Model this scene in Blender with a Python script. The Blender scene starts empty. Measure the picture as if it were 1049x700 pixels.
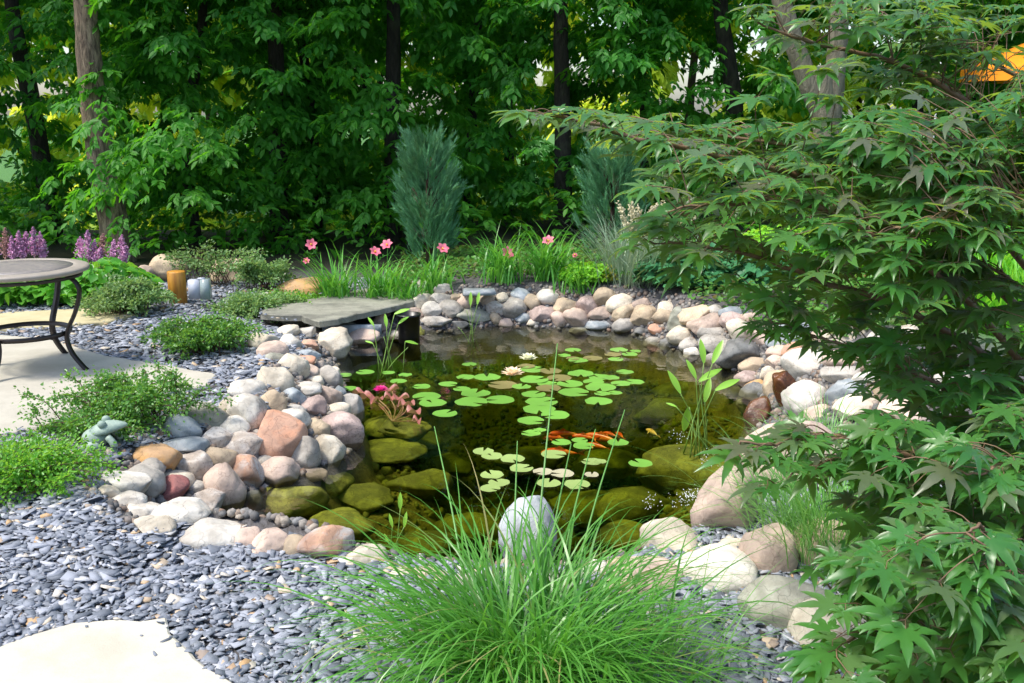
import bpy, math, random
import numpy as np
from mathutils import Vector

# ------------------------------------------------------------------ camera, world, sun, exposure
sc = bpy.context.scene
COL = sc.collection
F, PITCH, CAMZ = 1000.0, math.radians(13.2), 1.75
cam = bpy.data.cameras.new('camera'); camo = bpy.data.objects.new('camera', cam); COL.objects.link(camo)
camo.location = (0, 0, CAMZ); camo.rotation_euler = (math.pi/2 - PITCH, 0, 0)
cam.sensor_width = 36; cam.lens = 36*F/1049; cam.clip_start = 0.05; cam.clip_end = 1500
sc.camera = camo
SUN_EL, SUN_AZ = math.radians(62), math.radians(-112)      # azimuth measured from +Y (ahead), negative = left
w = bpy.data.worlds.new('World'); sc.world = w; w.use_nodes = True
wn = w.node_tree; bg = wn.nodes['Background']
sky = wn.nodes.new('ShaderNodeTexSky'); sky.sky_type = 'NISHITA'; sky.sun_disc = False
sky.sun_elevation = SUN_EL; sky.sun_rotation = SUN_AZ
sky.air_density = 1.0; sky.dust_density = 2.2; sky.ozone_density = 1.0
wn.links.new(sky.outputs[0], bg.inputs[0]); bg.inputs[1].default_value = 0.15
sl = bpy.data.lights.new('sun', 'SUN'); sl.energy = 2.2; sl.angle = math.radians(12); sl.color = (1, 0.95, 0.86)
so = bpy.data.objects.new('sun', sl); COL.objects.link(so)
so.rotation_euler = Vector((math.sin(SUN_AZ)*math.cos(SUN_EL), math.cos(SUN_AZ)*math.cos(SUN_EL), math.sin(SUN_EL))).to_track_quat('Z', 'Y').to_euler()
sc.view_settings.view_transform = 'Standard'; sc.view_settings.look = 'None'
sc.view_settings.exposure = 1.08; sc.view_settings.gamma = 1.0
sc.cycles.max_bounces = 7; sc.cycles.transparent_max_bounces = 6; sc.cycles.diffuse_bounces = 3
sc.cycles.glossy_bounces = 3; sc.cycles.transmission_bounces = 4
sc.cycles.caustics_reflective = False; sc.cycles.caustics_refractive = False

RNG = np.random.default_rng(11)
random.seed(5)

# ------------------------------------------------------------------ pixel -> world (photo pixels, 1049 x 700)
def ray(px, py):
    x = (px-524.5)/F; y = -(py-350.0)/F
    d = np.array([x, math.cos(PITCH)+y*math.sin(PITCH), -math.sin(PITCH)+y*math.cos(PITCH)])
    return d
def onz(px, py, z=0.0):
    d = ray(px, py); t = (z-CAMZ)/d[2]
    return np.array([d[0]*t, d[1]*t, z])
def aty(px, py, Y):
    d = ray(px, py); t = Y/d[1]
    return np.array([d[0]*t, Y, CAMZ+d[2]*t])
def poly_z(pts, z=0.0): return [onz(a, b, z)[:2] for a, b in pts]

# ------------------------------------------------------------------ object helpers
def link(o, parent=None):
    COL.objects.link(o)
    if parent is not None: o.parent = parent
    return o
def tag(o, label=None, cat=None, group=None, kind=None):
    if label: o['label'] = label
    if cat: o['category'] = cat
    if group: o['group'] = group
    if kind: o['kind'] = kind
    return o
def empty(name, loc=(0,0,0)):
    o = bpy.data.objects.new(name, None); o.location = [float(v) for v in loc]; o.empty_display_size = 0.1
    return link(o)
def mesh(name, V, T=None, Q=None, mat=None, parent=None, smooth=False, loc=None, polys=None, attr=None):
    V = np.asarray(V, dtype=np.float32).reshape(-1, 3)
    me = bpy.data.meshes.new(name)
    if polys is not None:
        me.from_pydata([tuple(map(float, v)) for v in V], [], polys)
    else:
        T = np.zeros((0,3), np.int32) if T is None else np.asarray(T, np.int32).reshape(-1, 3)
        Q = np.zeros((0,4), np.int32) if Q is None else np.asarray(Q, np.int32).reshape(-1, 4)
        me.vertices.add(len(V)); me.vertices.foreach_set('co', V.ravel())
        nl = T.size+Q.size; me.loops.add(nl)
        me.loops.foreach_set('vertex_index', np.concatenate([T.ravel(), Q.ravel()]))
        me.polygons.add(len(T)+len(Q))
        st = np.concatenate([np.arange(len(T))*3, T.size+np.arange(len(Q))*4]).astype(np.int32)
        me.polygons.foreach_set('loop_start', st)
        if smooth: me.polygons.foreach_set('use_smooth', np.ones(len(T)+len(Q), bool))
        me.update(calc_edges=True)
    if smooth and polys is not None:
        for p in me.polygons: p.use_smooth = True
    if attr:
        for k, a in attr.items():
            at = me.attributes.new(k, 'FLOAT', 'POINT'); at.data.foreach_set('value', np.asarray(a, np.float32))
    if mat: me.materials.append(mat)
    o = bpy.data.objects.new(name, me)
    if loc is not None: o.location = [float(v) for v in loc]
    return link(o, parent)
class Geo:
    def __init__(s): s.V=[]; s.T=[]; s.Q=[]; s.n=0
    def add(s, V, T=None, Q=None):
        V = np.asarray(V, float).reshape(-1,3)
        if T is not None and len(T): s.T.append(np.asarray(T).reshape(-1,3)+s.n)
        if Q is not None and len(Q): s.Q.append(np.asarray(Q).reshape(-1,4)+s.n)
        s.V.append(V); s.n += len(V); return s
    def build(s, name, mat=None, parent=None, smooth=False, loc=None):
        V = np.concatenate(s.V) if s.V else np.zeros((0,3))
        T = np.concatenate(s.T) if s.T else None
        Q = np.concatenate(s.Q) if s.Q else None
        return mesh(name, V, T, Q, mat, parent, smooth, loc)
    def tube(s, pts, rad, k=8, cap=True, bump=0.0):
        pts = np.asarray(pts, float); n = len(pts); rad = np.broadcast_to(np.asarray(rad, float), (n,))
        tan = np.gradient(pts, axis=0); tan /= np.linalg.norm(tan, axis=1)[:,None]+1e-9
        ref = np.array([0,0,1.0]) if abs(tan[0][2]) < 0.9 else np.array([1.0,0,0])
        a = np.cross(tan, ref); a /= np.linalg.norm(a, axis=1)[:,None]+1e-9
        b = np.cross(tan, a)
        th = np.arange(k)*2*math.pi/k
        r = rad[:,None]*np.ones(k)
        if bump: r = r*(1+bump*(RNG.random((n,k))-.5))
        V = pts[:,None,:]+r[...,None]*(np.cos(th)[None,:,None]*a[:,None,:]+np.sin(th)[None,:,None]*b[:,None,:])
        Q = []
        for i in range(n-1):
            for j in range(k):
                j2=(j+1)%k; Q.append((i*k+j, i*k+j2, (i+1)*k+j2, (i+1)*k+j))
        V = V.reshape(-1,3); T=[]
        if cap:
            V = np.vstack([V, pts[0], pts[-1]]); m=n*k
            for j in range(k):
                T.append((m, (j+1)%k, j)); T.append((m+1, (n-1)*k+j, (n-1)*k+(j+1)%k))
        return s.add(V, T, Q)
    def box(s, c, h, rz=0.0, taper=1.0, tilt=None):
        sg = np.array([(x,y,z) for z in (-1,1) for y in (-1,1) for x in (-1,1)], float)
        V = sg*np.array(h); V[4:,:2] *= taper
        ca, sa = math.cos(rz), math.sin(rz)
        V = V@np.array([[ca,sa,0],[-sa,ca,0],[0,0,1]])
        return s.add(V+np.array(c), None, [(0,2,3,1),(4,5,7,6),(0,1,5,4),(2,6,7,3),(0,4,6,2),(1,3,7,5)])
def spline(pts, n=40):
    pts = np.asarray(pts, float); m = len(pts)
    P = np.vstack([2*pts[0]-pts[1], pts, 2*pts[-1]-pts[-2]])
    out = []
    for t in np.linspace(0, m-1-1e-6, n):
        i = int(t); u = t-i; a,b,c,d = P[i:i+4]
        out.append(.5*((2*b)+(-a+c)*u+(2*a-5*b+4*c-d)*u*u+(-a+3*b-3*c+d)*u**3))
    return np.array(out)
def norm(v): return v/(np.linalg.norm(v, axis=-1, keepdims=True)+1e-9)
def frames(d, up=None, roll=None):
    """columns x side, y along d, z normal"""
    d = norm(np.asarray(d, float)); n = len(d)
    if up is None: up = np.tile([0,0,1.0],(n,1))
    x = norm(np.cross(d, up)+1e-6); z = np.cross(x, d)
    if roll is not None:
        c, s_ = np.cos(roll)[:,None], np.sin(roll)[:,None]
        x, z = x*c+z*s_, -x*s_+z*c
    return np.stack([x, d, z], axis=2)
def scatter(tv, tT, tQ, R, P, S):
    """copies of a template: R (n,3,3) P (n,3) S (n,) or (n,3)"""
    n = len(P); k = len(tv); S = np.asarray(S, float)
    if S.ndim == 1: S = S[:,None]
    loc = tv[None]*S[:,None,:]
    V = np.einsum('nij,nkj->nki', R, loc)+P[:,None,:]
    off = (np.arange(n)*k)[:,None,None]
    T = (np.asarray(tT)[None]+off).reshape(-1,3) if tT is not None and len(tT) else None
    Q = (np.asarray(tQ)[None]+off).reshape(-1,4) if tQ is not None and len(tQ) else None
    return V.reshape(-1,3), T, Q
def ribbons(g, base, az, length, lean, curve, width, seg=8, tip=.08, twist=0.0, side=None):
    """arching blades; lean = starting angle from vertical, curve = total added bend"""
    n = len(base); t = np.linspace(0, 1, seg+1)
    ang = lean[:,None]+curve[:,None]*t[None,:]**1.3
    ds = (length/seg)[:,None]
    hx = np.concatenate([np.zeros((n,1)), np.cumsum(np.sin(ang[:,:-1])*ds,1)],1)
    hz = np.concatenate([np.zeros((n,1)), np.cumsum(np.cos(ang[:,:-1])*ds,1)],1)
    dirx, diry = np.cos(az), np.sin(az)
    C = np.stack([base[:,0:1]+hx*dirx[:,None], base[:,1:2]+hx*diry[:,None], base[:,2:3]+hz], 2)
    wv = width[:,None]*(np.sin(np.pi*np.clip(t*.8+.2,0,1))*.9+.1)[None,:]*(1-t**4*.9)[None,:]
    tw = np.full(n, 0.0) if np.isscalar(twist) else twist
    sx, sy = -np.sin(az+tw), np.cos(az+tw)
    S = np.stack([sx, sy, np.zeros(n)],1)[:,None,:]*wv[...,None]*.5
    V = np.stack([C-S, C+S], 2).reshape(n, -1, 3)
    k = (seg+1)*2
    q = np.array([(2*i, 2*i+1, 2*i+3, 2*i+2) for i in range(seg)])
    Q = (q[None]+(np.arange(n)*k)[:,None,None]).reshape(-1,4)
    g.add(V.reshape(-1,3), None, Q)
    return C

# ------------------------------------------------------------------ noise + materials
WL = -0.22
def hash3(i, j, k, seed=0):
    h = (i*374761393 + j*668265263 + k*2147483647 + seed*974634777) & 0xffffffff
    h = ((h ^ (h >> 13))*1274126177) & 0xffffffff
    return ((h ^ (h >> 16)) & 0xffff)/65535.0
def vnoise(P, seed=0):
    P = np.asarray(P, float); I = np.floor(P).astype(np.int64); f = P-I; f = f*f*(3-2*f)
    r = 0
    for a in (0,1):
        for b in (0,1):
            for c in (0,1):
                wgt = (f[...,0] if a else 1-f[...,0])*(f[...,1] if b else 1-f[...,1])*(f[...,2] if c else 1-f[...,2])
                r = r + wgt*hash3(I[...,0]+a, I[...,1]+b, I[...,2]+c, seed)
    return r*2-1

def newmat(name):
    m = bpy.data.materials.new(name); m.use_nodes = True
    nt = m.node_tree; return m, nt, nt.nodes['Principled BSDF'], nt.nodes['Material Output']
def N(nt, t, **kw):
    n = nt.nodes.new(t)
    for k, v in kw.items(): setattr(n, k, v)
    return n
def rgba(c): return (c[0], c[1], c[2], 1)
def mixc(nt, a, b, fac, mode='MIX'):
    m = N(nt, 'ShaderNodeMix', data_type='RGBA', blend_type=mode)
    for s, v in ((0, fac), (6, a), (7, b)):
        if hasattr(v, 'links'): nt.links.new(v, m.inputs[s])
        else: m.inputs[s].default_value = rgba(v) if s else v
    return m.outputs[2]
def noise(nt, scale, detail=4, rough=.55, vec=None, dist=0.0):
    n = N(nt, 'ShaderNodeTexNoise'); n.inputs['Scale'].default_value = scale
    n.inputs['Detail'].default_value = detail; n.inputs['Roughness'].default_value = rough
    n.inputs['Distortion'].default_value = dist
    if vec is not None: nt.links.new(vec, n.inputs['Vector'])
    return n.outputs['Fac']
def ramp(nt, src, stops):
    r = N(nt, 'ShaderNodeValToRGB'); e = r.color_ramp.elements
    while len(e) < len(stops): e.new(.5)
    for el, (p, c) in zip(e, stops):
        el.position = p; el.color = rgba(c) if not np.isscalar(c) else (c,c,c,1)
    nt.links.new(src, r.inputs[0]); return r.outputs[0]
def bump(nt, bs, h, strength=.4, dist=.02):
    b = N(nt, 'ShaderNodeBump'); b.inputs['Strength'].default_value = strength; b.inputs['Distance'].default_value = dist
    nt.links.new(h, b.inputs['Height']); nt.links.new(b.outputs[0], bs.inputs['Normal'])
def simple(name, c, rough=.6, metal=0, c2=None, scale=8, bmp=0.0, spec=.5, coat=0):
    m, nt, bs, out = newmat(name)
    bs.inputs['Roughness'].default_value = rough; bs.inputs['Metallic'].default_value = metal
    bs.inputs['Specular IOR Level'].default_value = spec; bs.inputs['Coat Weight'].default_value = coat
    tc = N(nt, 'ShaderNodeTexCoord').outputs['Object']
    f = noise(nt, scale, 6, .6, tc)
    nt.links.new(mixc(nt, c, c2 or tuple(v*.7 for v in c), ramp(nt, f, [(.35,0.),(.65,1.)])), bs.inputs['Base Color'])
    if bmp: bump(nt, bs, noise(nt, scale*4, 6, .6, tc), bmp, .01)
    return m
def leafmat(name, c1, c2, rough=.45, trans=.35, tc=None, spec=.5, back=None, odd=None):
    m, nt, bs, out = newmat(name)
    g = N(nt, 'ShaderNodeNewGeometry')
    oi = N(nt, 'ShaderNodeObjectInfo')
    r = ramp(nt, g.outputs['Random Per Island'], [(0., c1), (.55, tuple((a+b)/2 for a,b in zip(c1,c2))), (1., c2)])
    pos = noise(nt, 1.3, 3, .6, g.outputs['Position'])
    hs = N(nt, 'ShaderNodeHueSaturation'); nt.links.new(r, hs.inputs['Color'])
    nt.links.new(ramp(nt, pos, [(.3, .8), (.7, 1.2)]), hs.inputs['Value'])
    col = hs.outputs[0]
    if odd: col = mixc(nt, col, odd, ramp(nt, g.outputs['Random Per Island'], [(.0, 1.), (.07, 0.)]))
    if back: col = mixc(nt, col, back, g.outputs['Backfacing'])
    nt.links.new(col, bs.inputs['Base Color'])
    bs.inputs['Roughness'].default_value = rough; bs.inputs['Specular IOR Level'].default_value = spec
    tr = N(nt, 'ShaderNodeBsdfTranslucent')
    if tc: nt.links.new(mixc(nt, tc, tuple(min(1, v*1.3) for v in tc), pos), tr.inputs[0])
    else: nt.links.new(mixc(nt, col, (1.0, 1.0, .3), .25, 'MIX'), tr.inputs[0])
    mx = N(nt, 'ShaderNodeMixShader'); mx.inputs[0].default_value = trans
    nt.links.new(bs.outputs[0], mx.inputs[1]); nt.links.new(tr.outputs[0], mx.inputs[2])
    nt.links.new(mx.outputs[0], out.inputs[0])
    return m
def rockmat(name, c1, c2, c3, speck=.3, band=0, sp_scale=70, rough=.8, wet=False):
    m, nt, bs, out = newmat(name)
    tc0 = N(nt, 'ShaderNodeTexCoord').outputs['Object']
    oi = N(nt, 'ShaderNodeObjectInfo')
    add = N(nt, 'ShaderNodeVectorMath', operation='ADD'); nt.links.new(tc0, add.inputs[0])
    cmb = N(nt, 'ShaderNodeVectorMath', operation='SCALE'); cmb.inputs[0].default_value = (7.3, 3.1, 5.7)
    nt.links.new(oi.outputs['Random'], cmb.inputs['Scale']); nt.links.new(cmb.outputs[0], add.inputs[1])
    tc = add.outputs[0]
    big = noise(nt, 9, 7, .62, tc, .6)
    col = mixc(nt, c1, c2, ramp(nt, big, [(.42, 0.), (.56, 1.)]))
    if band:
        wv = N(nt, 'ShaderNodeTexWave'); wv.inputs['Scale'].default_value = band; wv.inputs['Distortion'].default_value = 5
        wv.inputs['Detail'].default_value = 4
        rot = N(nt, 'ShaderNodeMapping'); rot.inputs['Rotation'].default_value = (.6, .9, .3); nt.links.new(tc, rot.inputs[0])
        nt.links.new(rot.outputs[0], wv.inputs[0])
        col = mixc(nt, col, c3, ramp(nt, wv.outputs['Fac'], [(.55, 0.), (.95, .5)]))
    sp = noise(nt, sp_scale, 3, .7, tc)
    col = mixc(nt, col, c3, ramp(nt, sp, [(.55, 0.), (.72, min(1, speck*1.8))]))
    st = noise(nt, 3.5, 5, .6, tc)                         # large stains, lichen and dirt
    col = mixc(nt, col, tuple(v*.45+.02 for v in c2), ramp(nt, st, [(.48, 0.), (.66, .75)]))
    vo = N(nt, 'ShaderNodeTexVoronoi', feature='DISTANCE_TO_EDGE'); vo.inputs['Scale'].default_value = 9
    dn = N(nt, 'ShaderNodeVectorMath', operation='ADD'); nn = N(nt, 'ShaderNodeTexNoise'); nn.inputs['Scale'].default_value = 12
    nt.links.new(tc, nn.inputs['Vector']); nt.links.new(tc, dn.inputs[0]); 
    sc_ = N(nt, 'ShaderNodeVectorMath', operation='SCALE'); sc_.inputs['Scale'].default_value = .12
    nt.links.new(nn.outputs['Color'], sc_.inputs[0]); nt.links.new(sc_.outputs[0], dn.inputs[1]); nt.links.new(dn.outputs[0], vo.inputs['Vector'])
    crack = ramp(nt, vo.outputs['Distance'], [(.0, .45), (.02, 0.)])
    col = mixc(nt, col, tuple(v*.35 for v in c3), crack)
    hs = N(nt, 'ShaderNodeHueSaturation'); nt.links.new(col, hs.inputs['Color'])
    nt.links.new(ramp(nt, oi.outputs['Random'], [(0., .82), (1., 1.1)]), hs.inputs['Value'])
    gp = N(nt, 'ShaderNodeNewGeometry').outputs['Position']; sx_ = N(nt, 'ShaderNodeSeparateXYZ'); nt.links.new(gp, sx_.inputs[0])
    wob = N(nt, 'ShaderNodeMath', operation='MULTIPLY_ADD'); nt.links.new(st, wob.inputs[0]); wob.inputs[1].default_value = -.10; nt.links.new(sx_.outputs[2], wob.inputs[2])
    mr = N(nt, 'ShaderNodeMapRange'); mr.inputs['From Min'].default_value = WL-.06; mr.inputs['From Max'].default_value = WL-.015; mr.inputs['To Min'].default_value = 1; mr.inputs['To Max'].default_value = 0
    nt.links.new(wob.outputs[0], mr.inputs['Value'])
    colw = mixc(nt, hs.outputs[0], (.11,.10,.045), .62)                # damp, algae-stained foot at the waterline
    nt.links.new(mixc(nt, hs.outputs[0], colw, mr.outputs[0]) if name != 'algae_stone' else hs.outputs[0], bs.inputs['Base Color'])
    bs.inputs['Roughness'].default_value = .15 if wet else rough
    bs.inputs['Specular IOR Level'].default_value = .5 if wet else .3
    hgt = noise(nt, 38, 8, .7, tc)
    bump(nt, bs, hgt, .55, .012)
    return m

# ------------------------------------------------------------------ the lie of the land
WATER_PX = [(352,372),(372,352),(405,345),(430,341),(480,337),(530,335),(600,338),(650,343),(680,356),(720,368),(755,385),
            (768,405),(762,425),(768,450),(764,485),(748,512),(718,540),(690,556),(640,580),(590,600),(520,600),(440,594),(385,592),
            (330,575),(278,566),(228,550),(212,530),(250,512),(290,496),(330,484),(362,466),(374,448),(372,425),(366,402)]
WP = np.array(poly_z(WATER_PX, WL))
def sdist(x, y, P=WP):
    """signed distance to polygon, positive outside"""
    x = np.asarray(x, float); y = np.asarray(y, float)
    d = np.full(x.shape, 1e9); ins = np.zeros(x.shape, bool)
    for i in range(len(P)):
        a = P[i]; b = P[(i+1)%len(P)]; e = b-a
        t = np.clip(((x-a[0])*e[0]+(y-a[1])*e[1])/(e@e), 0, 1)
        d = np.minimum(d, np.hypot(x-a[0]-t*e[0], y-a[1]-t*e[1]))
        c = (a[1] > y) != (b[1] > y)
        ins ^= c & (x < (b[0]-a[0])*(y-a[1])/(b[1]-a[1]+1e-12)+a[0])
    return np.where(ins, -d, d)
def sstep(t): t = np.clip(t, 0, 1); return t*t*(3-2*t)
def bankw(x, y):   # width of the stone bank
    left = sstep((-0.35-x)/.5)*sstep((7.1-y)/.6)
    front = sstep((4.3-y)/.5)*sstep((x+1.6)/.4)
    right = sstep((x-1.3)/.4)*sstep((y-3.6)/.6)*sstep((7.6-y)/.5)
    return .42+.36*left*(1-front)-.2*front+.45*right
def H(x, y, d=None):
    x = np.asarray(x, float); y = np.asarray(y, float)
    if d is None: d = sdist(x, y)
    d = d-.06
    out = np.zeros_like(x)
    out = out+.16*sstep((y-7.4)/1.4)*sstep((x+1.0)/.5)                                   # bed behind the far rim
    out = out+.36*np.exp(-((x-2.5)**2/1.3+(y-5.6)**2/2.2))             # waterfall berm
    out = out+.10*sstep((x-1.6)/1.5)
    out = out-1.6*sstep((y-14)/12)+1.5*sstep((y-30)/40)                # wooded ravine
    out = out-.22*np.exp(-((x+1.62)**2/.6+(y-8.85)**2/.5))       # seat of the flagstone
    wd = bankw(x, y)
    left = sstep((-0.35-x)/.5)*sstep((7.1-y)/.6)
    t = d/wd
    bank = WL-.03+(out-WL+.03)*(1-(1-np.clip(t,0,1))**1.8)+.11*left*np.exp(-((t-.62)/.35)**2)
    bank = np.where(t > 1, out+.11*left*np.exp(-((t-.62)/.35)**2), bank)
    far = .5+.5*sstep((y-5.6)/1.2)
    dep = WL-.03-(.16+.16*far)*sstep(-d/(.22-.08*far))-.36*sstep((-d-.3)/.55)
    h = np.where(d > 0, bank, dep)
    nz = vnoise(np.stack([x*3.1, y*3.1, x*0+.5],-1))*.012+vnoise(np.stack([x*9, y*9, x*0+3.5],-1), 3)*.006
    return h+nz*np.where(d < 0, 2.5, 1)
def march(px, py, off=0.0, tmax=14.0):
    d = ray(px, py); t = np.linspace(1.5, tmax, 1600)
    X = d[0]*t; Y = d[1]*t; Z = CAMZ+d[2]*t
    hh = H(X, Y)+off
    k = np.argmax(Z < hh)
    if k == 0: k = len(t)-1
    return np.array([X[k], Y[k], Z[k]])

def axis(lo, hi, step, far):
    c = np.arange(lo, hi+1e-6, step); s = step; a = []; v = hi
    while v < far: s *= 1.25; v += s; a.append(v)
    b = []; v = lo; s = step
    while v > -far: s *= 1.25; v -= s; b.append(v)
    return np.array(b[::-1]+list(c)+a)
gx = axis(-4.6, 4.6, .055, 400); gy = axis(2.0, 10.5, .055, 600); gy = gy[gy > -60]
X, Y = np.meshgrid(gx, gy); D = sdist(X, Y); Z = H(X, Y, D)
nx, ny = len(gx), len(gy)
ii = (np.arange(ny-1)[:,None]*nx+np.arange(nx-1)[None,:]).ravel()
Qg = np.stack([ii, ii+1, ii+nx+1, ii+nx],1)

m_ground, nt, bs, out = newmat('ground_soil')
at = N(nt, 'ShaderNodeAttribute', attribute_name='zone_pond'); at2 = N(nt, 'ShaderNodeAttribute', attribute_name='zone_lawn')
at3 = N(nt, 'ShaderNodeAttribute', attribute_name='zone_wood')
pos = N(nt, 'ShaderNodeNewGeometry').outputs['Position']
n1 = noise(nt, 9, 6, .65, pos); n2 = noise(nt, 60, 4, .7, pos)
soil = mixc(nt, (.05,.045,.042), (.13,.125,.13), ramp(nt, n2, [(.35,0.),(.65,1.)]))
algae = mixc(nt, (.12,.10,.03), (.32,.26,.08), ramp(nt, n1, [(.35,0.),(.62,1.)]))
algae = mixc(nt, algae, (.03,.022,.008), ramp(nt, n2, [(.5,0.),(.7,.7)]))
lawn = mixc(nt, (.03,.12,.012), (.08,.2,.03), n2)
wood = mixc(nt, (.02,.016,.01), (.05,.05,.02), n1)
c = mixc(nt, soil, lawn, at2.outputs['Fac']); c = mixc(nt, c, wood, at3.outputs['Fac']); c = mixc(nt, c, algae, at.outputs['Fac'])
nt.links.new(c, bs.inputs['Base Color']); bs.inputs['Roughness'].default_value = .9; bump(nt, bs, n2, .6, .02)
zl = sstep((X-2.6)/.5)*sstep((Y-5)/.8)*(1-sstep((Y-11)/.8))
zl = np.clip(zl, 0, 1)*(1-sstep((-X-1.4)/.4)*(Y < 10.2))
zw = sstep((Y-10.6)/.8)*(1-sstep((Y-20)/3))
zl2 = np.clip(zl+sstep((Y-20)/3), 0, 1)
g = mesh('ground', np.stack([X,Y,Z],-1), None, Qg, m_ground, smooth=True,
         attr={'zone_pond': sstep(-D.ravel()/.05+.3), 'zone_lawn': zl2.ravel(), 'zone_wood': zw.ravel()})
tag(g, kind='structure')

# water: surface with real Fresnel reflection, green-brown tint, gentle ripples
m_water, nt, bs, out = newmat('pond_water'); nt.nodes.remove(bs)
pos = N(nt, 'ShaderNodeNewGeometry').outputs['Position']
nA = noise(nt, 5.5, 3, .5, pos); 
vd = N(nt, 'ShaderNodeVectorMath', operation='DISTANCE'); nt.links.new(pos, vd.inputs[0]); fall = onz(768, 490, WL); vd.inputs[1].default_value = tuple(map(float, fall))
wv = N(nt, 'ShaderNodeTexNoise'); wv.inputs['Scale'].default_value = 26; nt.links.new(pos, wv.inputs['Vector'])
amp = ramp(nt, vd.outputs['Value'], [(0., 1.), (1., .06)])
mm = N(nt, 'ShaderNodeMath', operation='MULTIPLY'); nt.links.new(wv.outputs['Fac'], mm.inputs[0]); nt.links.new(amp, mm.inputs[1])
ad = N(nt, 'ShaderNodeMath', operation='ADD'); nt.links.new(nA, ad.inputs[0]); nt.links.new(mm.outputs[0], ad.inputs[1])
bp = N(nt, 'ShaderNodeBump'); bp.inputs['Strength'].default_value = .09; bp.inputs['Distance'].default_value = .03
nt.links.new(ad.outputs[0], bp.inputs['Height'])
fr = N(nt, 'ShaderNodeFresnel'); fr.inputs['IOR'].default_value = 1.33; nt.links.new(bp.outputs[0], fr.inputs['Normal'])
tr = N(nt, 'ShaderNodeBsdfTransparent'); tr.inputs[0].default_value = (.97,.98,.93,1)
gl = N(nt, 'ShaderNodeBsdfGlossy'); gl.inputs['Roughness'].default_value = .02; nt.links.new(bp.outputs[0], gl.inputs['Normal'])
mx = N(nt, 'ShaderNodeMixShader'); nt.links.new(fr.outputs[0], mx.inputs[0]); nt.links.new(tr.outputs[0], mx.inputs[1]); nt.links.new(gl.outputs[0], mx.inputs[2])
nt.links.new(mx.outputs[0], out.inputs[0])
cW = WP.mean(0); PW = WP+norm(WP-cW)*.34
kW = len(PW); V = [(p[0], p[1], WL) for p in PW]+[(p[0], p[1], WL-1.3) for p in PW]
va = N(nt, 'ShaderNodeVolumeAbsorption'); va.inputs['Color'].default_value = (.62,.68,.10,1); va.inputs['Density'].default_value = 2.5
nt.links.new(va.outputs[0], out.inputs['Volume'])      # murk builds up with depth
tag(mesh('pond_water', V, mat=m_water, polys=[tuple(range(kW))[::-1], tuple(range(kW, 2*kW))]+[(i, (i+1)%kW, kW+(i+1)%kW, kW+i) for i in range(kW)]), 'dark clear green-brown water of the pond', None, kind='structure')

# ------------------------------------------------------------------ rocks
ICO = {}
def ico(sub):
    if sub in ICO: return ICO[sub]
    import bmesh
    bm = bmesh.new(); bmesh.ops.create_icosphere(bm, subdivisions=sub, radius=1)
    V = np.array([v.co[:] for v in bm.verts]); T = np.array([[v.index for v in f.verts] for f in bm.faces]); bm.free()
    ICO[sub] = (V, T); return ICO[sub]
def rock_verts(size, seed, sub=4, angular=.5, rough=.05):
    angular = min(1, angular+.12)
    r = np.random.default_rng(seed); V, T = ico(sub); P = V.copy()
    for k in range(int(4+angular*9)):
        n = norm(r.normal(size=3)); c = r.uniform(.62, .92)-angular*.1
        dd = P@n-c; P = P-np.clip(dd, 0, None)[:,None]*n*(.75+.2*angular)
    P = P/np.abs(P).max(0)
    o = r.uniform(0, 50, 3)
    f = 1+.10*vnoise(P*1.3+o)+rough*vnoise(P*4+o, 2)+rough*.4*vnoise(P*9+o, 5)
    P = P*f[:,None]; P = P/np.abs(P).max(0)
    return P*np.array(size), T
RM = {}
for k, a in {
  'W': ((.75,.71,.63),(.60,.55,.47),(.35,.31,.27),.25,0), 'V': ((.50,.53,.54),(.43,.46,.47),(.30,.32,.33),.2,2), 'C': ((.72,.65,.52),(.61,.53,.41),(.40,.31,.22),.3,0),
  'T': ((.58,.46,.31),(.47,.37,.26),(.30,.22,.14),.3,0), 'P': ((.62,.48,.38),(.56,.43,.35),(.38,.25,.19),.35,0),
  'S': ((.66,.34,.21),(.60,.36,.25),(.40,.20,.14),.35,0), 'O': ((.58,.33,.13),(.52,.33,.18),(.32,.17,.07),.3,0),
  'G': ((.50,.465,.41),(.41,.375,.325),(.22,.21,.19),.35,0), 'B': ((.36,.39,.41),(.27,.31,.33),(.50,.51,.50),.25,4),
  'D': ((.17,.175,.17),(.24,.235,.22),(.09,.09,.085),.3,3), 'M': ((.52,.40,.35),(.43,.32,.28),(.20,.15,.14),.7,0),
  'R': ((.40,.15,.14),(.32,.14,.13),(.16,.07,.07),.5,0), 'K': ((.42,.42,.34),(.36,.35,.28),(.22,.22,.17),.3,3),
  'X': ((.66,.62,.57),(.5,.42,.35),(.16,.14,.13),.8,0), 'Z': ((.42,.41,.39),(.50,.30,.20),(.25,.14,.10),.4,2)}.items():
    RM[k] = rockmat('stone_'+k, *a)
RM['Y'] = rockmat('wet_brown_stone', (.16,.06,.022),(.09,.035,.015),(.03,.015,.01),.4,0,40,.2,True)
RM['A'] = rockmat('algae_stone', (.34,.34,.08),(.20,.20,.055),(.10,.08,.03),.4,0,30,.7)
RM['N'] = rockmat('flag_stone', (.34,.335,.27),(.29,.285,.23),(.20,.195,.16),.25,0,60,.85)
CN = dict(V='pale blue-white',W='white',C='cream',T='tan',P='pinkish tan',S='salmon',O='orange-tan',G='grey',B='blue-grey',D='dark grey',M='mauve speckled',
          R='dusty red',K='grey-green',X='white black-flecked',Z='two-tone grey and rust',Y='wet red-brown',A='algae-covered')

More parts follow.
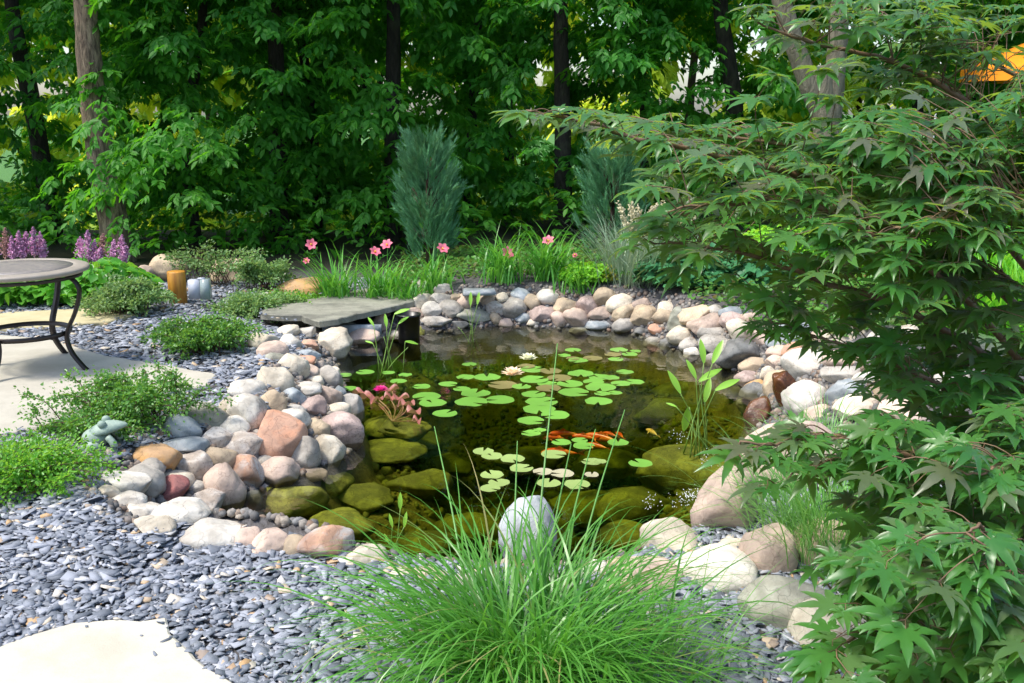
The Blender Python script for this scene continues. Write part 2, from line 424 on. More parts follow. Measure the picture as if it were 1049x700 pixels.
# px, py, w, h, colour, angularity, [hand label], [height offset]
LAND = {  # hand-labelled stones
 (287,450):'large triangular salmon boulder in the middle of the left stone heap',
 (228,503):'big pinkish tan upright cobble at the waterline of the left heap',
 (213,549):'large white lichen-marked boulder lying along the gravel edge near the front',
 (337,560):'two-tone boulder, grey on top and rust brown at its right end',
 (350,444):'mauve granite boulder with coarse speckles touching the water',
 (343,357):'tall cream boulder with a brown cleft below the flat flagstone',
 (176,504):'dusty red rough stone low in the left stone heap',
 (164,470):'smooth orange-tan cobble nearest the green frog figure',
 (286,486):'blocky pinkish tan stone at the water in front of the salmon boulder',
 (251,486):'rust-topped grey stone left of the blocky pink stone at the water',
 (312,299):'long low orange-brown rock lying behind the flat flagstone',
 (730,587):'large smooth grey-white oval boulder on the front bank right of the grass',
 (745,525):'leaning pinkish tan slab boulder below the little waterfall',
 (805,625):'grey-beige boulder with pale stripes alone on the slate chips at right',
 (690,555):'pointed cream-grey boulder at the waterline above the big oval boulder',
 (540,552):'tall pale blue-white stone standing in the ornamental grass',
 (830,375):'smooth egg-shaped bright white boulder right of the waterfall top',
 (826,404):'big cream-white boulder directly under the egg-shaped white one',
 (763,362):'dark flat angular grey rock overhanging the right rim',
 (776,427):'wet red-brown upright stone in the little waterfall',
 (815,478):'huge pinkish tan granite boulder beside the waterfall under maple leaves',
 (561,305):'smooth white egg-shaped stone on top of the far rim',
 (556,322):'mauve stone with a pale vein in the middle of the far rim',
 (635,311):'cream-yellow rounded stone on top of the far rim near the feather grass',
 (723,334):'pink and cream round stone where the far rim turns to the right',
 (485,324):'wide pale grey-green block at the water in the far rim',
 (368,349):'pinkish slab with a rust stripe under the flat flagstone at the water',
 (391,333):'upright pink stone left of the black skimmer bucket',
 (899,359):'large angular white rock half behind maple leaves at right',
 (299,376):'smooth cream-tan egg-shaped stone in the upper part of the left heap',
 (654,596):'long pinkish tan boulder just right of the ornamental grass',
 (253,401):'rounded grey-white stone at the gravel edge of the left heap',
 (142,494):'grey-brown boulder at the front left corner of the stone heap',
 (430,311):'cream stone with a rust underside right of the flagstone tip',
 (660,325):'wide grey-tan stone in the right part of the far rim',
}
LEFT = [(302,330,27,16,'C',.2),(271,353,27,22,'C',.2),(279,362,27,25,'P',.2),(297,352,20,16,'W',.1),(293,341,25,13,'C',.3),(313,343,20,13,'G',.7),
(321,338,12,12,'C',.2),(343,357,34,37,'C',.8),(317,355,20,13,'S',.7),(312,364,26,11,'B',.5),(284,368,24,15,'K',.4),(299,376,30,26,'C',.1),(314,370,22,11,'S',.3),
(317,382,17,17,'P',.2),(329,377,11,12,'X',.3),(338,389,25,23,'G',.6),(342,381,11,9,'C',.3),(281,391,35,26,'C',.3),(321,392,20,13,'C',.2),(312,399,32,14,'W',.4),
(253,401,32,22,'W',.1),(235,418,17,21,'C',.1),(254,425,34,36,'W',.2),(279,413,26,25,'T',.5),(301,407,21,16,'B',.4),(321,418,24,25,'M',.6),
(334,407,27,27,'P',.4),(300,421,20,11,'G',.3),(297,431,38,20,'W',.4),(287,450,50,50,'S',.75),(325,440,25,23,'T',.6),(350,444,39,38,'M',.5),(345,422,25,16,'C',.2),
(360,420,21,27,'G',.7),(347,404,13,18,'B',.4),(367,414,11,13,'G',.5),(311,464,29,32,'G',.6),(336,464,37,34,'C',.3),(321,486,25,13,'M',.2),(273,474,18,13,'W',.4),
(286,486,43,30,'P',.5),(238,440,35,23,'W',.2),(251,458,37,27,'X',.3),(262,446,13,11,'G',.3),(232,474,24,22,'T',.2),(251,486,30,33,'Z',.4),(209,428,40,27,'K',.2),
(186,440,34,23,'B',.3),(189,457,38,22,'B',.4),(219,452,34,22,'X',.6),(222,470,38,25,'T',.2),(164,470,42,31,'O',.1),(198,480,33,34,'X',.5),(212,478,14,13,'G',.2),
(150,482,33,22,'G',.3),(142,494,42,30,'G',.4),(181,491,29,19,'C',.3),(176,504,34,27,'R',.7),(200,501,21,14,'G',.1),(228,503,38,46,'P',.15),(209,517,37,26,'X',.4),
(257,513,22,19,'D',.4),(126,499,42,27,'W',.5),(112,507,22,17,'C',.4),(127,515,38,20,'W',.5),(146,528,36,25,'W',.4),(188,526,50,25,'W',.5),(157,540,36,22,'C',.4),
(213,549,76,36,'W',.35),(254,554,28,23,'P',.3),(275,560,42,31,'P',.3),(303,563,25,25,'T',.2),(337,560,52,38,'Z',.5),(373,575,40,27,'C',.5)]
SKIM = [(343,337,13,9,'D',.3),(346,344,13,15,'G',.2),(358,339,19,15,'K',.1),(375,338,18,8,'G',.2),(368,349,38,21,'P',.7),(391,333,17,20,'P',.4),(393,322,12,12,'P',.1),
(381,347,13,11,'G',.2),(406,345,17,12,'G',.4),(425,341,19,11,'A',.3),(312,299,64,18,'O',.2),(271,309,26,15,'G',.4)]
FAR = [(417,301,20,9,'C',.3),(432,295,23,14,'G',.3),(455,297,18,12,'G',.5),(437,302,15,11,'P',.2),(430,311,27,17,'C',.6),(452,306,20,13,'G',.2),(467,305,12,10,'T',.3),
(478,309,19,16,'P',.3),(498,307,19,13,'P',.3),(514,306,13,11,'C',.3),(532,304,23,15,'B',.3),(462,317,23,16,'G',.2),(443,318,20,16,'G',.4),(507,316,18,17,'X',.2),
(525,315,26,21,'G',.3),(507,327,13,13,'T',.6),(517,332,16,10,'P',.2),(535,326,17,11,'B',.1),(545,311,16,16,'T',.6),(561,305,21,15,'W',.05),(556,322,25,20,'M',.4),
(546,331,12,8,'C',.1),(485,324,38,16,'K',.8),(447,329,28,11,'G',.6),(424,323,20,19,'P',.6),(579,314,22,15,'T',.1),(572,328,15,16,'P',.5),(589,328,24,21,'P',.5),
(601,313,22,18,'M',.4),(620,306,20,20,'T',.2),(635,311,27,17,'C',.1),(616,322,24,13,'P',.1),(640,321,23,15,'T',.2),(612,333,27,10,'B',.3),(636,334,26,16,'G',.5),
(660,325,27,22,'T',.3),(657,312,20,11,'P',.4),(681,324,23,16,'T',.2),(683,317,18,14,'C',.1),(673,338,16,12,'S',.1),(657,341,18,10,'D',.3),(669,353,18,15,'G',.3),
(686,354,18,12,'D',.3),(695,331,18,27,'K',.3),(714,323,34,18,'T',.2),(723,334,36,22,'P',.15),(699,344,28,19,'C',.2),(708,353,21,14,'G',.2),(594,339,22,7,'K',.4),(470,333,18,8,'D',.5)]
RIGHT = [(730,341,30,17,'G',.4),(735,352,34,19,'G',.4),(751,322,28,13,'B',.3),(734,318,15,10,'W',.2),(753,330,26,16,'M',.2),(761,340,30,22,'C',.4),
(768,326,16,12,'P',.3),(784,341,36,26,'P',.8),(763,363,50,28,'D',.9),(811,344,44,24,'B',.4),(709,364,17,15,'W',.2),(729,369,14,13,'G',.2),(748,358,24,12,'G',.4),
(773,375,28,16,'T',.1),(794,372,19,14,'P',.2),(800,361,25,15,'P',.4),(815,361,24,17,'S',.4),(766,389,26,16,'M',.1),(774,397,21,13,'O',.2),(787,384,15,15,'C',.2),
(774,403,27,18,'D',.4),(754,403,17,14,'D',.2),(764,416,17,13,'G',.2),(798,392,24,34,'T',.8),(830,375,48,30,'W',.05),(840,350,25,21,'P',.4),(866,345,38,28,'C',.6),
(871,368,44,18,'P',.3),(899,359,34,32,'W',.7),(829,409,46,34,'W',.1),(838,424,28,16,'P',.3),(868,384,44,17,'G',.6),(868,402,36,26,'B',.5),(887,390,25,15,'W',.5),
(776,427,24,36,'Y',.3),(806,404,22,44,'Y',.4),(766,478,28,40,'Y',.4),(815,478,86,78,'P',.35),(780,512,64,26,'B',.7),(893,328,26,14,'P',.3),(914,398,30,26,'T',.4),
(925,345,26,20,'C',.4),(880,420,40,26,'C',.4),(925,430,44,34,'P',.4),(980,400,50,40,'G',.4)]
FRONT = [(412,590,26,16,'C',.3),(441,592,42,22,'P',.5),(474,600,34,22,'G',.4),(540,552,50,72,'V',-.1),(575,600,38,26,'G',.4),(609,586,28,25,'W',.4),(654,596,74,42,'P',.4),
(633,580,24,16,'T',.3),(690,555,62,38,'C',.6),(730,587,90,50,'W',.15),(745,525,62,74,'P',.4),(749,562,26,18,'C',.2),(787,571,46,58,'P',.35),(805,627,76,58,'K',.4),
(846,652,58,58,'C',.5),(893,660,66,60,'G',.6),(664,582,24,16,'C',.3),(840,560,60,50,'T',.4),(950,640,60,50,'T',.4),(900,560,60,44,'G',.4)]
SUBM = [(292,514,74,36,.5,.03),(430,498,60,30,.5,.2),(372,512,54,26,.5,.14),(455,478,50,26,.5,.4),(335,498,50,26,.5,.05),(392,455,52,26,.5,.3),(352,538,60,28,.5,.10),
(700,482,96,44,.4,.18),(650,520,70,34,.5,.3),(720,512,50,26,.5,.2),(600,520,70,30,.5,.38),(560,545,60,30,.5,.35),(640,548,60,26,.5,.25),(405,440,56,24,.3,.14),
(690,425,70,26,.5,.35),(700,398,60,20,.5,.25),(620,475,60,24,.5,.45),(480,540,60,30,.5,.35),(440,560,60,28,.5,.3),(395,350,60,12,.5,.1),(540,470,60,24,.5,.45),(430,455,50,24,.5,.35)]
LANDMARK = []
STONES = []
def put_stone(px, py, wpx, hpx, col, ang, zone, sink=.35, z=None, name='stone', seedx=0):
    off = 0.0
    p = march(px, py+hpx*.1) if z is None else onz(px, py, z)
    for _ in range(2):
        dist = np.linalg.norm(p-np.array([0,0,CAMZ]))
        sx = wpx*.5*dist/F*1.22; hh = hpx*.5*dist/F*1.22
        dep = math.asin((CAMZ-p[2])/dist); sy = max(.55*sx, min(sx*.95, (sx+hh)*.5))
        q = hh**2-(sy*math.sin(dep))**2
        sz = max(math.sqrt(max(q, 0))/math.cos(dep), .38*sx)
        if z is None: p = march(px, py, off=sz*sink)
        else: p = onz(px, py, z)
    if z is None: p = p+ray(px, py)*sy*.3/np.linalg.norm(ray(px, py))
    seed = int(px*1000+py)+seedx
    V, T = rock_verts((sx, sy, sz), seed, 4 if wpx > 16 else 3, ang)
    rr = np.random.default_rng(seed); a = rr.uniform(-.25, .25); b = rr.uniform(-.35, .35)*(sx < sz*2)
    ca, sa, cb, sb = math.cos(a), math.sin(a), math.cos(b), math.sin(b)
    V = V@np.array([[ca,sa,0],[-sa,ca,0],[0,0,1]])@np.array([[cb,0,sb],[0,1,0],[-sb,0,cb]])
    o = mesh(name, V, T, None, RM[col], smooth=True, loc=p)
    return o, sx
for zone, L in (('left',LEFT),('skim',SKIM),('far',FAR),('right',RIGHT),('front',FRONT)):
    for s in L:
        px, py, wp, hp, c_, an = s
        k = {(536,535):None}.get((px,py))
        big = wp > 44
        z_ = None
        if (px,py) == (540,552): z_ = -.03
        o, sx = put_stone(px, py, wp, hp, c_, an, zone, z=z_, name='boulder' if big else 'stone')
        STONES.append((o, px, py, wp, hp, c_, zone, sx))
for key, lab in LAND.items():
    best = min(STONES, key=lambda s: abs(s[1]-key[0])+abs(s[2]-key[1]))
    tag(best[0], lab, 'boulder' if best[0].name.startswith('boulder') else 'stone'); LANDMARK.append((best, lab))
SHORT = {}
short_names = {(287,450):'triangular salmon boulder',(228,503):'big upright pinkish tan cobble',(213,549):'large white boulder by the gravel',(337,560):'two-tone grey and rust boulder',
 (350,444):'mauve granite boulder',(343,357):'cleft cream boulder',(176,504):'dusty red stone',(164,470):'orange-tan cobble near the frog',(286,486):'blocky pink stone at the water',
 (251,486):'rust-topped grey stone',(312,299):'orange-brown rock',(730,587):'large oval boulder',(745,525):'leaning pink slab boulder',(805,625):'lone striped boulder',
 (690,555):'pointed cream-grey boulder',(540,552):'tall pale stone in the grass',(830,375):'egg-shaped white boulder',(826,404):'big cream-white boulder',(763,362):'dark flat angular rock',
 (776,427):'wet red-brown waterfall stone',(815,478):'huge granite boulder',(561,305):'white egg on the far rim',(556,322):'mauve stone of the far rim',(635,311):'cream-yellow far-rim stone',
 (723,334):'pink round stone at the bend',(485,324):'wide grey-green block',(368,349):'rust-striped slab',(391,333):'upright pink stone',(899,359):'angular white rock',
 (299,376):'cream-tan egg-shaped stone',(654,596):'long boulder beside the grass',(253,401):'rounded grey-white stone',(142,494):'grey-brown corner boulder',
 (430,311):'rust-bottomed cream stone',(660,325):'wide grey-tan stone'}
short_names = {min(STONES, key=lambda s: abs(s[1]-k[0])+abs(s[2]-k[1]))[0].name: v for k, v in short_names.items()}
used = set()
WHERE = dict(left='', skim='', far='', right='', front='')
for (o, px, py, wp, hp, c_, zone, sx) in STONES:
    if 'label' in o: continue
    size = 'tiny' if sx < .045 else 'small' if sx < .075 else 'medium' if sx < .12 else 'large'
    flat = 'flat ' if wp > 2.0*hp else 'upright ' if hp > 1.15*wp else ''
    cands = sorted(LANDMARK, key=lambda l: math.hypot(l[0][1]-px, (l[0][2]-py)*1.3)-(0 if l[0][6] == zone else -60))
    cands = sorted(LANDMARK, key=lambda l: math.hypot(l[0][1]-px, (l[0][2]-py)*1.3))
    done = False
    for (b, lab) in cands[:4]:
        dx, dy = px-b[1], py-b[2]; near = math.hypot(dx, dy) < (wp+b[3])*.62
        horiz = 'right' if dx > 0 else 'left'
        if abs(dx) > 1.4*abs(dy): rel = f"{'touching the '+horiz+' side of' if near else 'some way '+horiz+' of'} the"
        elif abs(dy) > 1.4*abs(dx): rel = ('just ' if near else 'further ')+('behind' if dy < 0 else 'in front of')+' the'
        else: rel = ('behind' if dy < 0 else 'in front')+' and '+horiz+' of the'
        lab2 = f"{size} {flat}{CN[c_]} stone {rel} {short_names[b[0].name]}"
        if lab2 not in used and len(lab2.split()) <= 16:
            used.add(lab2); tag(o, lab2, 'boulder' if o.name.startswith('boulder') else 'stone'); done = True; break
    if not done:
        n_ = sum(1 for s in STONES if s[5] == c_ and s[1] < px)+1
        lab2 = f"{size} {flat}{CN[c_]} stone close to the {short_names[cands[0][0][0].name]}, the {'lower' if py>cands[0][0][2] else 'upper'} one"
        used.add(lab2); tag(o, lab2, 'stone')
for s in STONES: s[0]['group'] = {'left':'stones heaped on the left bank','skim':'stones around the flagstone','far':'stones of the far pond rim','right':'stones around the waterfall','front':'boulders of the front bank'}[s[6]]
ordw = ['first','second','third','fourth','fifth','sixth','seventh','eighth','ninth','tenth','eleventh','twelfth']
half = {True: 'left', False: 'right'}
SS = sorted(SUBM, key=lambda s: s[0])
for (px, py, wp, hp, an, dep) in SS:
    o, sx = put_stone(px, py, wp, hp, 'A', an, 'sub', z=WL-dep*.95-.09, name='submerged_boulder')
    left = px < 520; lst = [s for s in SS if (s[0] < 520) == left]
    i = lst.index((px,py,wp,hp,an,dep)) if left else len(lst)-1-lst.index((px,py,wp,hp,an,dep))
    dz = 'near the far edge' if py < 430 else 'in mid pond' if py < 490 else 'near the front edge'
    tag(o, f"algae-green boulder under water {dz}, {ordw[i]} counted from the pond's {half[left]} end", 'boulder', 'boulders under the water')

# pebbles filling the joints of the banks
def scatter_on(n, cond, xr, yr, rng):
    x = rng.uniform(*xr, n); y = rng.uniform(*yr, n); d = sdist(x, y); k = cond(x, y, d)
    return x[k], y[k], d[k]
rg = np.random.default_rng(3)
x, y, d = scatter_on(60000, lambda x, y, d: (d > .05) & (d < .12+bankw(x, y)*.62) & (y > 3), (-3.6, 3.6), (2.8, 10), rg)
k = rg.random(len(x)) < .8; x, y, d = x[k], y[k], d[k]
V0, T0 = ico(1)
n = len(x); R = frames(rg.normal(size=(n,3)), rg.normal(size=(n,3)))
P = np.stack([x, y, H(x, y)+.006], 1); S = rg.uniform(.012, .034, n)[:,None]*np.stack([np.ones(n), rg.uniform(.6,1,n), rg.uniform(.45,.9,n)],1)
V, T, Q = scatter(V0, T0, None, R, P, S)
m_peb, nt, bs, out = newmat('bank_pebble')
gi = N(nt, 'ShaderNodeNewGeometry')
c = ramp(nt, gi.outputs['Random Per Island'], [(0,(.10,.10,.10)),(.35,(.22,.21,.2)),(.6,(.2,.13,.09)),(.85,(.36,.31,.25)),(1,(.14,.16,.18))])
nt.links.new(mixc(nt, c, (.05,.045,.04), ramp(nt, noise(nt, 60, 3, .6, gi.outputs['Position']), [(.45,0.),(.7,.6)])), bs.inputs['Base Color']); bs.inputs['Roughness'].default_value = .8
tag(mesh('pebbles', V, T, None, m_peb, smooth=True), 'small pebbles filling the gaps between the bank stones', 'pebbles', kind='stuff')
# mulm and pebbles on the pond bed
x, y, d = scatter_on(7500, lambda x, y, d: (d < -.05), (-2, 2.2), (3, 9), rg)
n = len(x); R = frames(rg.normal(size=(n,3)), rg.normal(size=(n,3)))
P = np.stack([x, y, H(x, y)+.01], 1); S = rg.lognormal(-3.9, .5, n)[:,None]*np.stack([np.ones(n), rg.uniform(.6,1,n), rg.uniform(.3,.6,n)],1)
V, T, Q = scatter(V0, T0, None, R, P, S)
tag(mesh('pond_bed_pebbles', V, T, None, RM['A'], smooth=True), 'algae-coated pebbles covering the pond bed', 'pebbles', kind='stuff')

# ------------------------------------------------------------------ paving slabs
def slab(name, px, z, th, mat, label, cat, kind=None, irregular=.012, zz=0.0, tilt=None):
    P = np.array(poly_z(px, z)); pts = []
    for i in range(len(P)):
        a, b = P[i], P[(i+1)%len(P)]; m_ = max(1, int(np.linalg.norm(b-a)/.07))
        for j in range(m_): pts.append(a+(b-a)*j/m_)
    pts = np.array(pts); pts += RNG.normal(size=pts.shape)*irregular
    k = len(pts); c = pts.mean(0)
    def zf(p): return 0 if tilt is None else (p[:,0]-c[0])*tilt[0]+(p[:,1]-c[1])*tilt[1]
    inn = c+(pts-c)*(1-.012/np.maximum(.05, np.linalg.norm(pts-c,axis=1)))[:,None]
    mid = pts+RNG.normal(size=pts.shape)*irregular*.5
    V = np.concatenate([np.c_[inn, np.full(k, z)+zf(inn)], np.c_[pts, np.full(k, z-.008)+zf(pts)], np.c_[mid, np.full(k, z-th)+zf(mid)]])
    F_ = [tuple(range(k))]
    for i in range(k):
        j = (i+1)%k; F_.append((k+i, k+j, j, i)); F_.append((2*k+i, 2*k+j, k+j, k+i))
    if cat == 'flagstone': F_.append(tuple(range(3*k-1, 2*k-1, -1)))
    o = mesh(name, V, mat=mat, polys=F_); return tag(o, label, cat, None, kind)
def stonemat(name, a, b, bmp=.3, scale=5):
    m, nt, bs, out = newmat(name); pos = N(nt, 'ShaderNodeNewGeometry').outputs['Position']
    n1 = noise(nt, scale, 7, .65, pos); n2 = noise(nt, 130, 4, .7, pos); n3 = noise(nt, 1.6, 3, .5, pos)
    c = mixc(nt, a, b, ramp(nt, n1, [(.38,0.),(.66,1.)])); c = mixc(nt, c, tuple(v*.6 for v in b), ramp(nt, n2, [(.56,0.),(.8,.45)]))
    c = mixc(nt, c, tuple(v*.75 for v in b), ramp(nt, n3, [(.5,0.),(.75,.5)]))
    nt.links.new(c, bs.inputs['Base Color']); bs.inputs['Roughness'].default_value = .85; bump(nt, bs, mixc(nt, n1, n2, .4), bmp, .01); return m
m_patio = stonemat('patio_stone', (.46,.43,.36), (.38,.355,.29)); m_tan = stonemat('tan_step', (.50,.44,.27), (.42,.36,.2))
m_white = stonemat('white_step', (.53,.50,.42), (.44,.41,.33))
slab('patio', [(-260,330),(-60,338),(50,347),(108,364),(222,383),(214,394),(120,412),(60,432),(20,442),(-60,462),(-260,480)], .035, .08, m_patio, None, None, 'structure', .004)
slab('stepping_stone', [(-60,326),(20,319),(110,315),(136,322),(108,330),(50,334),(0,337),(-60,340)], .035, .07, m_tan, 'tan stepping stone on the slate chips behind the table', 'stepping stone')
slab('stepping_stone', [(-60,690),(0,661),(72,636),(164,633),(172,648),(188,664),(216,684),(246,702),(262,740),(120,790),(-60,760)], .04, .07, m_white, 'bright white stepping stone at the front left corner of the gravel', 'stepping stone', irregular=.007)
slab('flagstone', [(266,323),(272,315),(300,309),(352,298),(370,293),(398,292),(412,296),(426,302),(424,308),(400,315),(372,322),(340,331),(326,333),(318,331),(308,325),(290,325)],
     .02, .055, RM['N'], 'large flat grey-brown flagstone bridging the corner of the pond', 'flagstone', irregular=.009, tilt=(.0,-.03))
# two slates propping the flagstone
g = Geo(); a = aty(360, 323, 8.45); g.box((a[0], a[1], -.13), (.26, .03, .05)); g.build('slate_slab', RM['B']); 
tag(bpy.data.objects['slate_slab'], 'dark blue-grey slate propped under the flagstone', 'slate')
g = Geo(); a = aty(491, 299, 9.05); g.box((a[0], a[1], a[2]), (.16, .09, .022), .1, .9); o = g.build('slate_slab', RM['B']); tag(o, 'thin dark slate lying on top of the far rim stones', 'slate')
# skimmer bucket
m_blk = simple('black_plastic', (.012,.012,.013), .35)
t = tag(empty('skimmer_bucket', aty(419, 345, 8.6)), 'black plastic skimmer bucket half hidden under the flagstone tip', 'bucket')
th = np.arange(24)*2*math.pi/24; R_ = .105; hz = .24
ring = lambda r, z: np.c_[np.cos(th)*r, np.sin(th)*r, np.full(24, z)]
V = np.concatenate([ring(R_*.88, 0), ring(R_, hz), ring(R_*1.08, hz), ring(R_*1.08, hz+.02), ring(R_*.93, hz+.02), ring(R_*.85, .02)])
Q = [(a*24+i, a*24+(i+1)%24, (a+1)*24+(i+1)%24, (a+1)*24+i) for a in range(5) for i in range(24)]
mesh('bucket_wall', V, None, Q, m_blk, t, True)
o = bpy.data.objects['skimmer_bucket']; o.location.z = -.27

# ------------------------------------------------------------------ slate chips
def chips(name, n, region, size, label, seed):
    r = np.random.default_rng(seed); out_V, out_T, out_Q = [], [], []
    x = r.uniform(region[0], region[1], n); y = r.uniform(region[2], region[3], n); d = sdist(x, y)
    keep = d > .08+bankw(x, y)*.5+.10*sstep((4.5-y)/.4)*sstep((x+1.9)/.3)
    zs = np.zeros(n)
    for pl in CH_EX:
        e = sdist(x, y, pl); keep &= (e > -.01) | ((e > -.09) & (r.random(n) < .012)); zs = np.where(e < 0, .038, zs)
    keep &= (x-.35*(y-2.6) < 1.45) & ~((x > .9) & (y > 4.2)) & ~((y > 7.6) & (x > -1.25-.0*y)) & (np.abs(x) < y*.62+.5)
    x, y, zs = x[keep], y[keep], zs[keep]; m_ = len(x)
    k = 5
    ang = np.sort(r.uniform(0, 2*math.pi, (m_, k)), 1)*.75+.25*(np.arange(k)*2*math.pi/k)[None]
    rad = r.uniform(.55, 1.15, (m_, k)); asp = r.uniform(.45, .9, m_)
    s = np.minimum(r.lognormal(math.log(size), .42, m_), .05); s = np.where(zs > 0, np.minimum(s, .02), s)
    L = np.stack([np.cos(ang)*rad*s[:,None], np.sin(ang)*rad*(s*asp)[:,None], np.zeros((m_,k))],-1)
    thk = s*r.uniform(.07, .2, m_)
    up = L.copy(); up[...,2] = thk[:,None]*.5; lo = L*1.03; lo[...,2] = -thk[:,None]*.5
    LL = np.concatenate([up, lo], 1)
    tilt = r.normal(size=(m_,3)); tilt[:,2] = 0; nz = norm(tilt*np.abs(r.normal(size=(m_,1)))*.24+np.array([0,0,1.0]))
    dirs = np.stack([np.cos(a_:=r.uniform(0, 2*math.pi, m_)), np.sin(a_), np.zeros(m_)],1)
    xx = norm(np.cross(dirs, nz)); yy = np.cross(nz, xx); R = np.stack([xx, yy, nz], 2)
    P = np.stack([x, y, np.where(zs > 0, zs+.004, H(x, y)+r.uniform(.0, .028, m_))], 1)
    V = np.einsum('nij,nkj->nki', R, LL)+P[:,None,:]
    off = (np.arange(m_)*10)[:,None,None]
    Q = np.array([(0,1,2,3)]+[(5+i, 5+(i+1)%5, (i+1)%5, i) for i in range(5)]); T = np.array([(0,3,4)])
    return V.reshape(-1,3), (Q[None]+off).reshape(-1,4), (T[None]+off).reshape(-1,3)
CH_EX = [np.array(poly_z(p, .035)) for p in ([(266,325),(268,314),(300,307),(352,296),(398,290),(426,300),(424,310),(400,317),(326,335),(290,327)],[(-260,330),(-60,338),(50,347),(108,364),(222,383),(214,394),(120,412),(60,432),(20,442),(-60,462),(-260,480)],
   [(-60,326),(20,319),(110,315),(136,322),(108,330),(50,334),(0,337),(-60,340)], [(-60,690),(0,661),(72,636),(164,633),(172,648),(188,664),(216,684),(246,702),(262,740),(120,790),(-60,760)])]
m_chip, nt, bs, out = newmat('slate_chip')
gi = N(nt, 'ShaderNodeNewGeometry')
c = ramp(nt, gi.outputs['Random Per Island'], [(0,(.11,.125,.15)),(.25,(.17,.19,.225)),(.6,(.24,.26,.305)),(.85,(.33,.35,.40)),(.91,(.46,.47,.50)),(.945,(.55,.49,.40)),(.97,(.42,.26,.12)),(.985,(.2,.22,.25))])
nt.links.new(mixc(nt, c, (.42,.44,.48), ramp(nt, noise(nt, 45, 4, .6, gi.outputs['Position']), [(.55,0.),(.8,.45)])), bs.inputs['Base Color'])
bs.inputs['Roughness'].default_value = .7; bs.inputs['Specular IOR Level'].default_value = .35
bump(nt, bs, noise(nt, 160, 3, .6, gi.outputs['Position']), .3, .004)
V1, Q1, T1 = chips('a', 72000, (-3.2, 2.2, 2.2, 5.2), .0225, '', 1)
V2, Q2, T2 = chips('b', 42000, (-6.5, 0.5, 5.2, 10.4), .029, '', 2)
tag(mesh('slate_chips', np.concatenate([V1, V2]), np.concatenate([T1, T2+len(V1)]), np.concatenate([Q1, Q2+len(V1)]), m_chip), 'blue-grey slate chips spread as gravel between patio and pond', 'gravel', kind='stuff')
#PART2
# ------------------------------------------------------------------ water garden: lilies, fish, arrowheads
m_pad = leafmat('lily_pad', (.13,.35,.045),(.22,.46,.08), .28, .12, spec=.6)
m_padb = leafmat('old_lily_pad', (.17,.16,.05),(.24,.20,.08), .4, .1)
m_padp = leafmat('faded_lily_pad', (.42,.36,.28),(.40,.40,.22), .5, .1)
m_padl = leafmat('pale_lily_pad', (.26,.38,.10),(.34,.44,.16), .35, .12, spec=.6)
PM = {'g': m_pad, 'b': m_padb, 'p': m_padp, 'l': m_padl}
PADS = {
 'near':([(495,463,21,'l'),(504,468,22,'l'),(525,471,25,'l'),(534,481,23,'l'),(504,488,23,'l'),(511,495,23,'l'),(502,501,19,'l'),(575,454,20,'g'),(594,452,17,'g'),(598,458,21,'g'),
   (567,466,24,'l'),(633,454,20,'g'),(606,474,19,'l'),(615,474,13,'l'),(656,476,23,'g'),(606,487,14,'p'),(556,484,20,'p'),(576,486,22,'p'),(562,496,25,'l'),(591,498,25,'l')],
   'sparse water lily with small pale pads nearest the ornamental grass'),
 'centre':([(546,379,26,'g'),(539,376,17,'b'),(564,381,21,'b'),(573,388,23,'b'),(547,390,28,'g'),(561,394,21,'g'),(515,395,28,'b'),(534,397,19,'g'),(562,399,25,'b'),(547,405,24,'g'),
   (555,412,31,'g'),(552,420,33,'g'),(569,426,27,'g'),(544,432,27,'g'),(595,384,27,'g'),(614,387,22,'g'),(584,394,27,'g'),(588,403,32,'g'),(608,392,21,'g'),(615,398,30,'g'),(630,403,15,'g'),
   (617,404,17,'g'),(613,412,27,'g'),(626,388,17,'g'),(636,394,20,'g'),(650,392,19,'g'),(640,382,17,'g'),(544,445,19,'g'),(553,442,13,'g')],
   'large crowded water lily in mid pond with a white flower and a cream-pink flower'),
 'far':([(587,359,17,'g'),(578,365,13,'g'),(592,370,21,'g'),(587,368,14,'b'),(607,368,19,'b'),(634,359,17,'g'),(628,364,17,'b'),(631,369,16,'g'),(645,364,15,'g'),(651,361,11,'g')],
   'small group of lily pads farthest back, near the reflections of the far rim'),
 'left':([(477,387,19,'g'),(499,387,27,'g'),(481,374,15,'g'),(487,404,31,'g'),(483,413,33,'g'),(512,410,31,'g'),(473,399,17,'g'),(374,382,19,'g'),(358,399,18,'g'),(398,383,13,'g'),
   (408,391,17,'g'),(415,385,14,'g'),(432,397,19,'g'),(437,407,27,'g'),(443,414,29,'g'),(456,424,25,'g'),(459,394,19,'g'),(353,385,14,'g'),(355,416,15,'g')],
   'water lily whose green pads float in the left half of the pond')}
def pad_mesh(r, seed):
    q = np.random.default_rng(seed); k = 30; a0 = q.uniform(0, 6.28)
    th = a0+np.linspace(.2, 2*math.pi-.2, k)
    rr = r*(1+.03*np.sin(th*3+q.uniform(0,6))+.02*np.sin(th*7+q.uniform(0,6)))*q.uniform(.93,1.07)
    rim = np.c_[np.cos(th)*rr, np.sin(th)*rr, .0035+.004*np.abs(np.sin(th*2.5+q.uniform(0,6)))*q.uniform(0,1.3)]
    midr = np.c_[np.cos(th)*rr*.6, np.sin(th)*rr*.6, np.full(k,.003)]
    V = np.vstack([[[math.cos(a0)*r*.1, math.sin(a0)*r*.1, .002]], midr, rim])
    T = [(0, 1+i, 2+i) for i in range(k-1)]
    Q = [(1+i, 1+k+i, 2+k+i, 2+i) for i in range(k-1)]
    return V, T, Q
